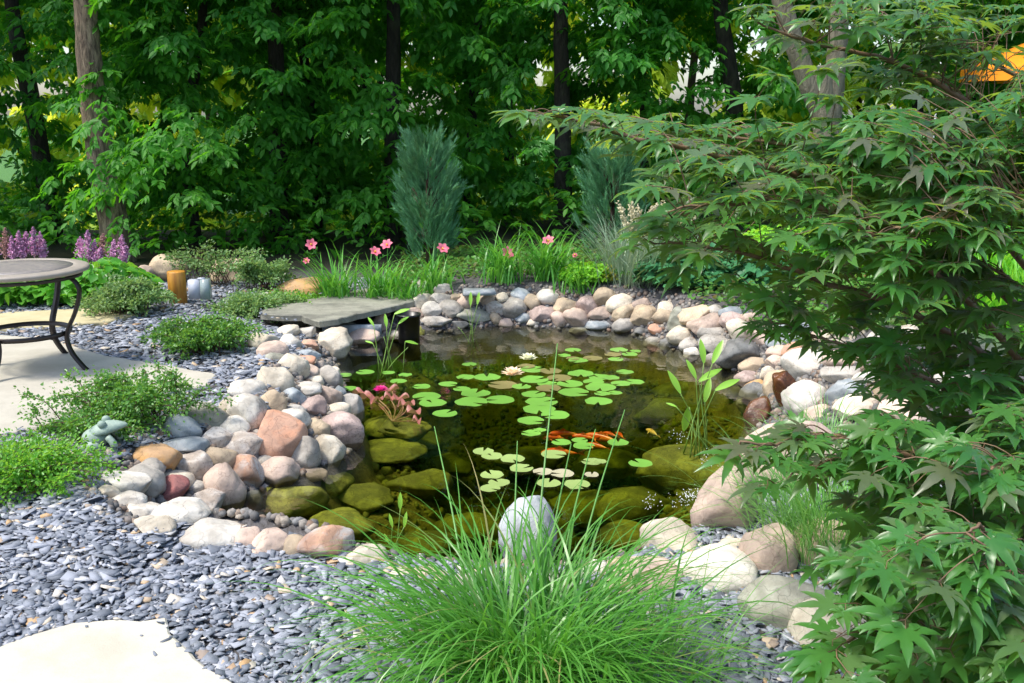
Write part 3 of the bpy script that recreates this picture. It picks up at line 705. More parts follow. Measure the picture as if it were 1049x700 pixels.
def petals(g, c, n, L, wd, tilt, az0, droop=.25):
    for i in range(n):
        a = az0+i*2*math.pi/n; t = np.linspace(0, 1, 6)
        el = tilt-droop*t
        px_ = np.cumsum(np.r_[0, np.cos(el[:-1])*L/5]); pz = np.cumsum(np.r_[0, np.sin(el[:-1])*L/5])
        wv_ = wd*np.sin(np.pi*(t*.82+.12))**.8*.5; wv_[-1] = .0
        dr = np.array([math.cos(a), math.sin(a)]); sd = np.array([-dr[1], dr[0]])
        Vv = []
        for j in range(6):
            base = np.array([dr[0]*px_[j], dr[1]*px_[j], pz[j]])
            for s_, lift in ((-1,.25),(0,0),(1,.25)):
                Vv.append(c+base+np.array([sd[0]*s_*wv_[j], sd[1]*s_*wv_[j], abs(s_)*lift*wv_[j]]))
        Q = [(3*j+m, 3*j+m+1, 3*j+m+4, 3*j+m+3) for j in range(5) for m in range(2)]
        g.add(Vv, None, Q)
m_fw = leafmat('white_petal', (.85,.85,.60),(.88,.88,.75), .5, .3); m_fc = leafmat('cream_pink_petal', (.85,.62,.45),(.88,.75,.60), .5, .3)
m_fp = leafmat('hot_pink_petal', (.80,.02,.28),(.85,.06,.36), .5, .3, tc=(.9,.05,.35)); m_yel = simple('stamen', (.8,.5,.05), .6)
def lily_flower(parent, px, py, size, mat, z=WL+.015, name='flower'):
    c = onz(px, py, z); g = Geo()
    for lay, (n, tl, f) in enumerate(((9,.35,1.),(9,.75,.9),(7,1.1,.75))):
        petals(g, c, n, size*f, size*.34, tl, lay*.35, .15)
    fl = g.build(name, mat, parent, True)
    g = Geo(); g.tube([c, c+np.array([0,0,size*.4])], [size*.12, size*.18], 8); g.build('stamens', m_yel, fl)
for key, (L, lab) in PADS.items():
    c = onz(L[0][0], L[0][1], WL)
    t = tag(empty('water_lily', (0,0,0)), lab, 'water lily', 'water lilies floating on the pond')
    t.location = (c[0], c[1], WL); loc = np.array([c[0], c[1], WL])
    for i, (px, py, wp, cc) in enumerate(L):
        p = onz(px, py, WL); dist = np.linalg.norm(p-np.array([0,0,CAMZ])); r = wp*.5*dist/F*1.03
        V, T, Q = pad_mesh(r, int(px*7+py))
        o = mesh('lily_pad', V, T, Q, PM[cc], t, loc=p-loc+np.array([0,0,.0012*(i%5)]))
        if cc == 'p': o['label'] = 'faded pinkish lily pad'
    if key == 'centre':
        for a in ((541,369,.085,m_fw,'white flower'),(525,385,.10,m_fc,'cream-pink flower')):
            lily_flower(t, *a[:4]); f_ = [o for o in t.children if o.name.startswith('flower')][-1]; f_['label'] = a[4]; f_.location = -loc
m_red = leafmat('red_lotus_leaf', (.36,.11,.10),(.42,.20,.14), .45, .2)
m_stemr = simple('lily_stem', (.30,.18,.07), .5)
c = onz(400, 430, WL); loc = np.array([c[0], c[1], WL])
t = tag(empty('pink_water_lily', loc), 'water lily with a hot pink flower and curled dull red leaves by the left heap', 'water lily', 'water lilies floating on the pond')
lily_flower(t, 390, 401, .062, m_fp, WL+.045); f_ = [o for o in t.children if o.name.startswith('flower')][-1]; f_.location = -loc; f_['label'] = 'hot pink open flower'
for i, (px, py, s_, az) in enumerate([(377,405,.06,2.8),(386,408,.05,4.0),(399,407,.055,5.2),(401,399,.05,.3),(411,408,.05,.1),(418,414,.05,-.6),(424,422,.06,-.9),(427,431,.045,-1.2),(368,401,.05,2.9),(413,412,.035,3.5)]):
    p = onz(px, py, WL+.03); th = np.linspace(0, 2*math.pi, 18, endpoint=False)
    xy = np.c_[np.cos(th)*s_*1.15, np.sin(th)*s_*.6]
    V = np.c_[xy, .35*xy[:,0]**2/s_*np.cos(az)+.6*xy[:,1]**2/s_-.02*np.cos(th*3)]
    ca, sa = math.cos(az), math.sin(az); V[:,:2] = V[:,:2]@np.array([[ca,sa],[-sa,ca]])
    V = np.vstack([V, [0,0,-.012]]); mesh('curled_leaf', V, [(18, j, (j+1)%18) for j in range(18)], None, m_red, t, True, p-loc)
    g = Geo(); q = onz(402, 432, WL-.06); g.tube(spline([p, (p+q)/2+np.array([.03,0,-.0]), q], 10), .004, 6); g.build('stem', m_stemr, t, True).location = -loc
# round submerged planting basket with mossy soil
for px, py, wp, lab in ((412,438,62,'mossy round planting basket under water below the pink water lily'),(398,462,80,'wide mossy planting basket sunk deeper in front of the other one')):
    p = onz(px, py, WL-.14 if wp < 70 else WL-.22); r = wp*.5*np.linalg.norm(p-[0,0,CAMZ])/F
    V, T = rock_verts((r, r*.95, .05), int(px), 4, .1, .08)
    tag(mesh('planting_basket', V, T, None, RM['A'], smooth=True, loc=p), lab, 'planter', 'sunken planting baskets')
# koi
m_koi, nt, bs, out = newmat('koi_orange'); tc = N(nt, 'ShaderNodeTexCoord').outputs['Object']
nt.links.new(mixc(nt, (.75,.10,.01), (.8,.26,.03), ramp(nt, noise(nt, 22, 2, .5, tc), [(.45,0.),(.6,1.)])), bs.inputs['Base Color']); bs.inputs['Roughness'].default_value = .3
m_koiy = simple('koi_yellow', (.85,.50,.08), .3, c2=(.8,.6,.25), scale=25)
KOI = [(577,445,34,.1,m_koi,'slim orange koi farthest back in the shoal under the lily pads'),(573,464,40,.0,m_koi,'orange koi nearest the camera beside a small pad'),
 (598,448,26,-.3,m_koi,'short orange koi just behind two overlapping small pads'),(616,449,40,-.5,m_koi,'biggest orange koi in the middle of the shoal'),
 (611,457,26,-.5,m_koi,'orange koi half hidden right of the pad trio'),(567,449,24,.1,m_koi,'orange koi at the left end of the shoal'),
 (625,445,18,-.7,m_koi,'small deep orange koi between the big koi and the right end of the shoal'),(635,446,20,-1.2,m_koi,'orange koi at the right end of the shoal, seen nearly head-on'),
 (668,443,22,-1.1,m_koiy,'yellow koi swimming alone left of the arrowhead plant')]
for px, py, wp, az, mt, lab in KOI:
    p = onz(px, py, WL-.11); L = wp*np.linalg.norm(p-[0,0,CAMZ])/F*1.15
    t_ = tag(empty('koi', p), lab, 'fish', 'koi in the pond'); t_.rotation_euler = (0, 0, az)
    s_ = np.linspace(0, 1, 12); prof = L*.13*np.sin(np.pi*np.clip(s_*.93+.05,0,1))**.7*(1-.55*s_); prof[-1] *= .4
    g = Geo(); cx = (s_-.5)*L*.8; cy = .05*L*np.sin(s_*4)
    th = np.arange(10)*2*math.pi/10
    V = np.stack([np.repeat(cx[:,None],10,1), cy[:,None]+np.cos(th)[None]*prof[:,None]*.75, np.sin(th)[None]*prof[:,None]],-1).reshape(-1,3)
    Q = [(i*10+j, i*10+(j+1)%10, (i+1)*10+(j+1)%10, (i+1)*10+j) for i in range(11) for j in range(10)]
    V = np.vstack([V, [cx[0]-.01*L, cy[0], 0]]); g.add(V, [(120, (j+1)%10, j) for j in range(10)], Q); g.build('body', mt, t_, True)
    g = Geo(); e = np.array([cx[-1], cy[-1], 0]); g.add([e, e+[.2*L,.05*L,.09*L], e+[.12*L,.02*L,0], e+[.2*L,.05*L,-.08*L], e+[0,.008*L,0]], [(0,1,2),(0,2,3),(4,2,1),(4,3,2)]); g.build('tail_fin', mt, t_)
    g = Geo(); g.add([[0,.0,prof[5]*.9],[-.12*L,0,prof[3]*.9],[.0,0,prof[5]+.07*L],[.14*L,.0,prof[8]]], [(1,0,2),(0,3,2)]); g.build('dorsal_fin', mt, t_)
    for sd in (-1, 1):
        g = Geo(); g.add([[-.18*L,sd*prof[3]*.7,0],[-.05*L,sd*(prof[3]+.1*L),-.01],[-.1*L,sd*prof[4]*.7,0]], [(0,1,2)]); g.build('side_fin', mt, t_)
# emergent plants
m_arrow = leafmat('arrowhead_leaf', (.24,.56,.05),(.36,.68,.09), .35, .35, tc=(.45,.8,.08)); m_arst = leafmat('arrowhead_stem', (.16,.34,.05),(.28,.42,.1), .4, .2)
def water_plant(name, label, base, leaves, sz, rad=.004, cat='water plant'):
    leaves = [(a, b_, L*(1.02 if name[0] == 'a' else .9), c_, d_) for a, b_, L, c_, d_ in leaves]
    b = onz(*base, WL); t = tag(empty(name, b), label, cat)
    for i, (px, py, L, az, el) in enumerate(leaves):
        q = np.random.default_rng(i+int(px)); bb = np.array([q.uniform(-.09,.09)*sz, q.uniform(-.05,.05)*sz, -.12])
        tip = aty(px, py, b[1]+q.uniform(-.08,.08)*sz)-b
        g = Geo(); P = spline([bb, bb*.5+tip*.5+np.array([0,0,.02]), tip], 10); g.tube(P, np.linspace(rad*1.3, rad*.7, 10), 6); g.build('stem', m_arst, t, True)
        if L <= 0: continue
        s_ = np.linspace(0, 1, 9); wv_ = L*.27*np.sin(np.pi*np.clip(s_*.9+.08,0,1))**.9; wv_[-1] = 0
        d = np.array([math.cos(az)*math.cos(el), math.sin(az)*math.cos(el)*.6, math.sin(el)]); R = frames([d], [[0,-.6,.8]])[0]
        V = []
        for j in range(9):
            for m in (-1, 0, 1): V.append(R@np.array([m*wv_[j]*.5, s_[j]*L, abs(m)*wv_[j]*.18-.25*L*s_[j]**2*.4])+tip)
        mesh('leaf', V, None, [(3*j+m, 3*j+m+1, 3*j+m+4, 3*j+m+3) for j in range(8) for m in range(2)], m_arrow, t, True)
water_plant('arrowhead_plant', 'tall bright green arrowhead plant standing in the right half of the pond', (715, 448),
 [(721,372,.15,1.9,1.2),(713,388,.13,2.4,1.0),(716,391,.17,.45,.45),(730,372,.16,.9,.9),(697,403,.16,2.5,1.0),(706,417,.19,1.9,-1.2),(722,412,.16,1.2,.9),(733,400,.17,.35,.4),(693,417,.07,2.6,.3),(725,430,0,0,0),(710,430,0,0,0)], 1.0)
water_plant('pickerel_plant', 'small upright water plant near the middle of the far rim', (482,342),
 [(482,313,.14,1.5,1.3),(489,312,.13,1.2,1.2),(478,318,0,0,0),(469,335,0,0,0),(486,325,0,0,0),(492,322,0,0,0)], .7, .0035)
water_plant('pickerel_plant', 'leafy water plant in front of the black skimmer bucket', (400,374),
 [(383,334,.10,2.4,.8),(396,335,.12,1.9,1.2),(404,322,.15,.3,.35),(408,332,.12,.7,.5),(415,350,.13,.6,-.2),(382,352,.08,2.8,.3),(393,345,0,0,0),(418,356,0,0,0)], 1.1, .004)
water_plant('pickerel_plant', 'pale green water plant rising at the left of the ornamental grass', (405,566),
 [(410,522,.09,1.5,1.4),(402,540,.07,2.2,1.2),(414,540,.08,1.0,1.3),(398,556,.05,2.4,1.0)], .6, .003)
# little cascade
m_fall, nt, bs, out = newmat('falling_water'); bs.inputs['Base Color'].default_value = (.9,.95,1,1); bs.inputs['Roughness'].default_value = .15; bs.inputs['Alpha'].default_value = .5
bump(nt, bs, noise(nt, 40, 3, .6), .5, .01)
g = Geo()
for i, (a, b_) in enumerate((((774,462),(765,500)),((779,452),(775,498)))):
    A = aty(*a, 5.15+.1*i); B = onz(*b_, WL); 
    P = spline([A+[.05,.1,.02], A, (A+B)/2+[-.01,-.02,.03], B], 10)
    for sh in (-.01, .01, .02): g.tube(P+[sh,0,0], np.linspace(.006,.012,10), 6)
tag(g.build('waterfall', m_fall, None, True), 'thin strand of white water running down the wet brown stones', None, kind='structure')
# foam bubbles where the water lands
rg = np.random.default_rng(8); n = 330; cl = rg.integers(0,9,n); cx = rg.normal(700,24,9); cy = rg.normal(510,20,9); px = cx[cl]+rg.normal(0,6,n); py = cy[cl]+rg.normal(0,4,n); V0, T0 = ico(1)
P = np.array([onz(a, b_, WL+.001) for a, b_ in zip(px, py)]); kk = sdist(P[:,0], P[:,1]) < -.02; P = P[kk]; n = len(P)
V, T, Q = scatter(V0, T0, None, np.tile(np.eye(3), (n,1,1)), P, rg.uniform(.001,.0036,n))
tag(mesh('foam', V, T, None, simple('foam', (.85,.88,.9), .1, c2=(.8,.85,.88)), smooth=True), 'tiny white foam bubbles drifting from the waterfall', 'foam', kind='stuff')

# ------------------------------------------------------------------ table
m_metal = simple('bronze_metal', (.035,.028,.026), .4, .6, c2=(.05,.04,.036), scale=30)
m_rim, nt, bs, out = newmat('table_stone'); tc = N(nt, 'ShaderNodeTexCoord').outputs['Object']
bs.inputs['Roughness'].default_value = .5
nt.links.new(mixc(nt, (.36,.32,.27), (.24,.205,.17), noise(nt, 14, 6, .65, tc)), bs.inputs['Base Color'])
m_mos, nt, bs, out = newmat('table_mosaic'); tc = N(nt, 'ShaderNodeTexCoord').outputs['Object']
vo = N(nt, 'ShaderNodeTexVoronoi'); vo.inputs['Scale'].default_value = 45; nt.links.new(tc, vo.inputs['Vector'])
nt.links.new(mixc(nt, mixc(nt, (.12,.11,.12), (.30,.26,.22), vo.outputs['Color']), (.22,.2,.19), .4), bs.inputs['Base Color']); bs.inputs['Roughness'].default_value = .45
TC = onz(19, 276, .72); TC[2] = .035
t = tag(empty('garden_table', TC), 'round stone-topped garden table with curved dark metal legs on the patio', 'table')
def lathe(prof, k=64):
    th = np.arange(k)*2*math.pi/k; V = np.concatenate([np.c_[np.cos(th)*r, np.sin(th)*r, np.full(k, z)] for r, z in prof])
    return V, [(a*k+i, a*k+(i+1)%k, (a+1)*k+(i+1)%k, (a+1)*k+i) for a in range(len(prof)-1) for i in range(k)]
V, Q = lathe([(.34,.69),(.34,.70),(.37,.703),(.425,.70),(.441,.694),(.445,.684),(.44,.670),(.42,.662),(.34,.662)]); mesh('top_border', V, None, Q, m_rim, t, True)
V, Q = lathe([(.0005,.7),(.20,.7),(.3398,.7),(.3398,.66),(.0005,.66)]); mesh('mosaic_top', V, None, Q, m_mos, t)
for r_, z_, wd in ((.285,.235,.016),(.39,.63,.012)):
    V, Q = lathe([(r_,z_),(r_+.006,z_),(r_+.006,z_+wd*2),(r_,z_+wd*2),(r_,z_)]); mesh('ring_stretcher' if z_ < .5 else 'top_hoop', V, None, Q, m_metal, t)
for az in (math.radians(a) for a in (-8, 82, 172, 262)):
    prof = spline([(.34,.655),(.41,.60),(.425,.53),(.38,.40),(.315,.28),(.30,.20),(.33,.11),(.40,.02),(.425,.0)], 30)
    g = Geo(); d2 = np.gradient(prof, axis=0); nn_ = norm(np.c_[-d2[:,1], d2[:,0]]); hw = .021; ht = .006
    V = []
    for (r_, z_), n2_ in zip(prof, nn_):
        for s1, s2 in ((-1,-1),(1,-1),(1,1),(-1,1)):
            rr_, zz_ = r_+n2_[0]*ht*s2, z_+n2_[1]*ht*s2
            V.append((rr_*math.cos(az)-s1*hw*math.sin(az), rr_*math.sin(az)+s1*hw*math.cos(az), zz_))
    Q = [(i*4+j, i*4+(j+1)%4, i*4+4+(j+1)%4, i*4+4+j) for i in range(29) for j in range(4)]+[(0,1,2,3),(119,118,117,116)]
    mesh('leg', V, None, Q, m_metal, t)

# ------------------------------------------------------------------ low-voltage post and box, frog
m_post, nt, bs, out = newmat('orange_post'); tc = N(nt, 'ShaderNodeTexCoord').outputs['Object']
mp = N(nt, 'ShaderNodeMapping'); mp.inputs['Scale'].default_value = (30, 30, 3); nt.links.new(tc, mp.inputs[0])
nf = noise(nt, 1.5, 6, .6, mp.outputs[0]); nt.links.new(mixc(nt, (.52,.24,.03), (.30,.12,.015), ramp(nt, nf, [(.4,0.),(.7,1.)])), bs.inputs['Base Color']); bump(nt, bs, nf, .4, .005)
p = aty(184, 325, 9.0); p[2] = .0
t = tag(empty('wooden_post', p), 'short round orange-stained wooden post among the low shrubs', 'post')
g = Geo(); zt = aty(184, 278, 9.0)[2]; g.tube([(0,0,-.1),(0,0,zt-.008),(0,0,zt)], [.083,.083,.078], 28); g.build('post', m_post, t, False)
m_box = simple('grey_plastic_box', (.48,.50,.56), .4, c2=(.40,.43,.50)); m_clear, nt, bs, out = newmat('cloudy_cover'); bs.inputs['Base Color'].default_value = (.28,.34,.33,1); bs.inputs['Alpha'].default_value = 1.0; bs.inputs['Roughness'].default_value = .15
p = aty(200, 296, 8.85)
t = tag(empty('outlet_box', p), 'pale grey weatherproof electrical box fixed beside the orange post', 'electrical box')
g = Geo(); g.box((0,0,0),(.052,.05,.085), .08); g.build('box_body', m_box, t)
g = Geo(); g.box((.098,.0,.0),(.042,.06,.092), .08, .88); g.build('cover', m_clear, t)
g = Geo(); g.box((.07,-.02,.098),(.03,.02,.008)); g.build('lid_hinge', m_box, t)
m_frog = simple('verdigris', (.20,.28,.23), .6, c2=(.30,.38,.32), scale=18, bmp=.3)
p = aty(112, 456, 4.75)
t = tag(empty('frog_figure', p), 'green verdigris frog figure sitting in the low shrub beside the stone heap', 'frog figure')
def blob(g, c, s, rz=0, ry=0, sub=3):
    V, T = ico(sub); V = V*np.array(s); cr, sr = math.cos(ry), math.sin(ry); V = V@np.array([[cr,0,-sr],[0,1,0],[sr,0,cr]])
    ca, sa = math.cos(rz), math.sin(rz); V = V@np.array([[ca,sa,0],[-sa,ca,0],[0,0,1]]); g.add(V+np.array(c), T)
g = Geo()
V, T = ico(4); V = V.copy(); V[:,2] = np.where(V[:,2] > 0, V[:,2], V[:,2]*.5)
B = V*np.array([.10,.065,.045]); B[:,1] *= 1-.45*np.clip(V[:,0],0,1); B[:,2] *= 1-.35*np.clip(V[:,0],0,1); B[:,2] += .02*V[:,0]
g.add(B+np.array([0,0,.085]), T)
blob(g, (-.06,0,.045), (.07,.065,.05)); 
for sd in (-1,1):
    blob(g, (-.015,sd*.042,.125), (.022,.02,.02)); g.tube(spline([(.01,sd*.05,.06),(.04,sd*.065,.02),(.03,sd*.06,-.03)],8), [.018]*8, 8); blob(g, (-.07,sd*.075,.015), (.05,.025,.03))
g.build('body', m_frog, t, True)
for o in t.children: o.rotation_euler = (0,0,.15)
# ------------------------------------------------------------------ rocks behind the left shrubs
for (px, py, wp, hp, cc, Y_, lab) in ((175,274,42,26,'T',10.2,'tan boulder behind the orange post, half hidden by shrubs'),(238,280,52,26,'T',10.3,'low tan boulder behind the electrical box among feathery shrubs'),(150,279,22,14,'P',10.1,'small pinkish stone left of the tan boulder behind the post'),(288,284,26,9,'G',10.2,'flat grey stone at the end of the shrub bed before the dark woods')):
    p = aty(px, py, Y_); s_ = wp*.5*Y_/F; V, T = rock_verts((s_, s_*.8, hp*.6*Y_/F), px, 4, .4); tag(mesh('boulder', V, T, None, RM[cc], smooth=True, loc=p), lab, 'boulder')
# ------------------------------------------------------------------ leaf templates
def leaf_t(w=.4, fold=.12, droop=.15):
    V = np.array([(0,0,0),(-w*.8,.3,fold*w),(0,.3,-.02),(w*.8,.3,fold*w),(-w*.9,.6,fold*w-droop*.4),(0,.6,-.02-droop*.4),(w*.9,.6,fold*w-droop*.4),(0,1,-droop)],float)
    V[:,0] *= .5*1.0
    T = [(0,2,1),(0,3,2),(4,5,7),(5,6,7)]; Q = [(1,2,5,4),(2,3,6,5)]
    return V, T, Q
def combine(parts):
    V=[];T=[];Q=[];n=0
    for v,t,q in parts:
        V.append(v); T += [tuple(np.array(a)+n) for a in t]; Q += [tuple(np.array(a)+n) for a in q]; n += len(v)
    return np.concatenate(V), np.array(T).reshape(-1,3), np.array(Q).reshape(-1,4)
def xf(v, d, up, s, p):
    R = frames([d], [up])[0]; return (v*s)@R.T+np.array(p)
def compound(seed, n=7):
    q = np.random.default_rng(seed); parts = []
    for i in range(n):
        if i == n-1: a, p = 0.0, 1.0
        else: a = (1 if i%2 else -1)*q.uniform(.75,1.05); p = .35+.55*(i//2)/(n//2)
        lv, lt, lq = leaf_t(q.uniform(.38,.5), .15, q.uniform(.05,.3))
        d = (math.sin(a), math.cos(a), q.uniform(-.45,.05)); L = q.uniform(.42,.62)*(1.15 if i == n-1 else 1)
        parts.append((xf(lv, d, (q.uniform(-.25,.25),q.uniform(-.2,.2),1), L, (0, p*.8, -.12*p*p)), lt, lq))
    rv = np.array([(-.008,0,0),(.008,0,0),(.005,.8,-.10),(-.005,.8,-.10)]); parts.append((rv, [], [(0,1,2,3)]))
    return combine(parts)
COMP = [compound(i) for i in range(3)]
def tree_bark(name, a, b): 
    m, nt, bs, out = newmat(name); pos = N(nt, 'ShaderNodeTexCoord').outputs['Object']
    mp = N(nt, 'ShaderNodeMapping'); mp.inputs['Scale'].default_value = (14,14,3.2); nt.links.new(pos, mp.inputs[0])
    f = noise(nt, 1.6, 8, .7, mp.outputs[0], .5); f2 = noise(nt, 3, 4, .6, pos)
    c = mixc(nt, a, b, ramp(nt, f, [(.38,0.),(.6,1.)])); c = mixc(nt, c, (.10,.12,.06), ramp(nt, f2, [(.55,0.),(.75,.5)]))
    nt.links.new(c, bs.inputs['Base Color']); bs.inputs['Roughness'].default_value = .9; bump(nt, bs, f, 1.0, .05); return m
m_bark = tree_bark('rough_bark', (.36,.27,.18), (.085,.06,.04)); m_barkd = tree_bark('dark_bark', (.05,.042,.032), (.02,.017,.013)); m_barkp = tree_bark('pale_bark', (.25,.225,.16), (.14,.125,.085))
m_fol = [leafmat('forest_leaf_a', (.03,.155,.015),(.08,.28,.025), .55, .38, tc=(.2,.62,.02), spec=.35), leafmat('forest_leaf_b', (.022,.13,.016),(.065,.25,.026), .55, .36, tc=(.14,.54,.02), spec=.35)]
m_folb = leafmat('sunlit_leaf', (.26,.46,.03),(.42,.58,.06), .6, .5, tc=(.9,1.0,.08))
def crown_mesh(seed, r, z0, z1, n_low, n_high, split, size, mat, holes=.05):
    q = np.random.default_rng(seed); g = Geo()
    # leafy sprays: clusters with a twig each
    def clus(nc, za, zb, per, sz, rad):
        c = np.stack([q.uniform(-1,1,nc*2), q.uniform(-1,1,nc*2), q.uniform(za, zb, nc*2)],1); c = c[np.hypot(c[:,0],c[:,1]) < 1][:nc]
        c[:,:2] *= r*(.95-.25*np.abs((c[:,2:3]-z0)/(z1-z0)-.35))
        keep = vnoise(c*.9+seed*7.7) > -holes; c = c[keep]
        for cc in c:
            o_ = norm(np.array([cc[0],cc[1],0])+q.normal(size=3)*.4*r); o_[2] = q.uniform(-.35,.15); o_ = norm(o_)
            m_ = per; t_ = q.uniform(0,1,m_); side = norm(np.cross(o_,[0,0,1]))
            P = cc+o_*((t_-.5)[:,None]*rad*2)+side*(q.normal(size=(m_,1))*rad*.22)+np.array([0,0,1])*(q.normal(size=(m_,1))*rad*.10-(t_[:,None]**2)*rad*.4)
            d = o_*.6+side*q.choice([-1,1],(m_,1))*q.uniform(.2,1,(m_,1))+np.array([0,0,1])*q.uniform(-.75,.0,(m_,1))
            up = np.array([0,0,1.])+q.normal(size=(m_,3))*.25
            for k in range(3):
                s_ = slice(k, None, 3)
                if len(P[s_]): 
                    V, T, Q = scatter(*COMP[k], frames(d[s_], up[s_]), P[s_], q.uniform(.75,1.2,len(P[s_]))*sz); g.add(V, T, Q)
    clus(n_low, z0, split, 16, size, .42); clus(n_high, split, z1, 15, size*2.1, .8)
    V = np.concatenate(g.V); T = np.concatenate(g.T); Q = np.concatenate(g.Q)
    o = mesh('crown', V, T, Q, mat, None); me = o.data; bpy.data.objects.remove(o); return me
CM = [crown_mesh(1, 1.9, .25, 9.5, 225, 70, 4.4, .205, m_fol[0]), crown_mesh(2, 2.0, .5, 9.5, 225, 70, 4.4, .215, m_fol[1]), crown_mesh(3, 1.8, .9, 9, 200, 60, 4.4, .21, m_fol[0])]
CB = [crown_mesh(7, 3.2, .1, 9, 150, 50, 6.0, .5, m_folb, .2), crown_mesh(8, 3.0, .1, 8, 140, 40, 6.0, .55, m_folb, .2)]
def tree(label, px, Y, crown, cz=0.0, rz=0.0, trunk=None, dia=.2, bark=None, coff=(0,0), s=1.0, group='trees of the wood behind the pond'):
    b = aty(px, 300, Y); gz = float(H(np.array([b[0]]), np.array([Y]), np.array([9.]))[0]); b[2] = gz
    t = tag(empty('tree', b), label, 'tree', group)
    if trunk is None: q = np.random.default_rng(abs(int(px))); trunk = [[(px,0,0)]]; P = spline([(0,0,-.2),(q.normal()*.08,0,1.5),(q.normal()*.15,q.normal()*.1,3.5),(q.normal()*.3,0,8)], 24); g = Geo(); g.tube(P, np.linspace(dia*.55, dia*.25, 24), 10, bump=.12)
    else:
        g = Geo()
        for pts, ra, rb in trunk:
            W = [aty(a[0], a[1], Y)-b for a in pts]
            if pts[0][1] > 200: W[0][2] = -.15
            top = W[-1]+(W[-1]-W[-2])*1.6; P = spline(W+[top], 40); g.tube(P, np.linspace(ra, rb, 40), 16, bump=.10)
            for k_ in range(2): pass
    g.build('trunk', bark or m_barkd, t, True)
    o = bpy.data.objects.new('crown', crown); link(o, t); o.location = (coff[0], coff[1], cz); o.rotation_euler = (0,0,rz); o.scale = (s,s,s)
    return t
tree('tall rough-barked brown tree leaning left behind the pink astilbes', 122, 11.6, CM[0], 0, .3, [([(124,275),(117,230),(107,180),(99,130),(93,80),(89,30),(86,-20)], .185, .105)], bark=m_bark, coff=(1.15,.55), s=.95)
tree('pale grey tree with a forked trunk rising behind the maple', 850, 10.9, CM[2], 1.9, 1.3, [([(856,285),(853,220),(850,160),(846,125)], .17,.13),([(852,170),(846,130),(826,80),(806,20),(792,-30)], .12,.09),([(846,150),(852,110),(857,60),(860,10),(862,-30)], .12,.085)], bark=m_barkp, coff=(.6,1.7))
TR = [(-40,12.6,0,.9,'shadowy tree at the far left edge of the wood'),(62,13.6,1,.3,'dark-trunked tree standing left of the rough-barked tree'),(205,13.3,2,.1,'thin tree just right of the rough-barked tree, its foliage hanging low'),
 (288,13.2,1,.15,'dark slender tree left of the pair of close dark trunks'),(327,14.2,0,.2,'dark tree right of the slender one, left of the first juniper'),(403,13.4,2,.22,'dark tree directly behind the left juniper'),
 (478,14.6,0,.14,'tree whose foliage fills the gap between the two junipers'),(577,13.2,1,.13,'slim dark tree just left of the right juniper'),(660,14.0,0,.2,'dark tree behind the right juniper'),
 (741,13.0,2,.16,'dark tree left of the forked pale tree'),(930,13.6,1,.2,'green tree behind the maple, right of the forked pale tree'),(1050,13.0,0,.2,'tree at the right edge behind the maple'),(1180,13.5,2,.2,'tree outside the maple at the far right of the wood')]
for i, (px, Y_, ci, dia, lab) in enumerate(TR):
    tree(lab, px, Y_, CM[ci], [0,-.15,-.3][i%3], i*1.7, dia=.17+.08*(i%2), coff=((-.2,.3,.1)[i%3], (.1,-.1,.2)[i%3]), s=(1.0,.92,1.06)[i%3])
for i, (px, Y_, lab) in enumerate(((-160,15.6,'tree of the second row beyond the left edge of the wood'),
   (375,17.3,'second-row tree behind the close dark trunks'),(520,17.5,'second-row tree seen between the junipers'),(985,16.5,'second-row tree behind the orange umbrella'))):
    tree(lab, px, Y_, CM[(i+1)%3], -.6, i*2.3+1, dia=.2, s=1.0+.06*(i%3), group='second row of trees in the wood')
for i, px in enumerate((-420,-150,60,230,390,540,700,860,1030,1220,1480)):
    tree(f'sunlit yellow-green tree far beyond the wood, {ordw[i]} from the left', px, 25+3.5*(i%3), CB[i%2], 0, i*1.1, dia=.3, s=1.15, group='sunlit trees beyond the wood')

# leafy undergrowth along the edge of the wood
q = np.random.default_rng(50); g = Geo(); n = 2300; x = q.uniform(-9, 9, n); y = 11.7+q.random(n)**1.3*4.5
hh = (.25+.75*sstep(vnoise(np.stack([x*1.1, y*.9, x*0],-1))*.5+.5))*(.5+.5*np.clip((y-11.5)/1.5,0,1)); zz = H(x, y, x*0+9)+hh*q.random(n)**.7*1.25+.05
P = np.stack([x, y, zz],1)
for k in range(3):
    s_ = slice(k, None, 3); m_ = len(P[s_]); V, T, Q = scatter(*COMP[k], frames(np.c_[q.normal(size=m_), q.normal(size=m_)-.4, q.uniform(-.5,.4,m_)], np.array([0,0,1.])+q.normal(size=(m_,3))*.3), P[s_], q.uniform(.14,.28,m_)); g.add(V, T, Q)
tag(g.build('undergrowth', m_fol[0]), 'low leafy undergrowth along the foot of the wood', 'undergrowth', kind='stuff')

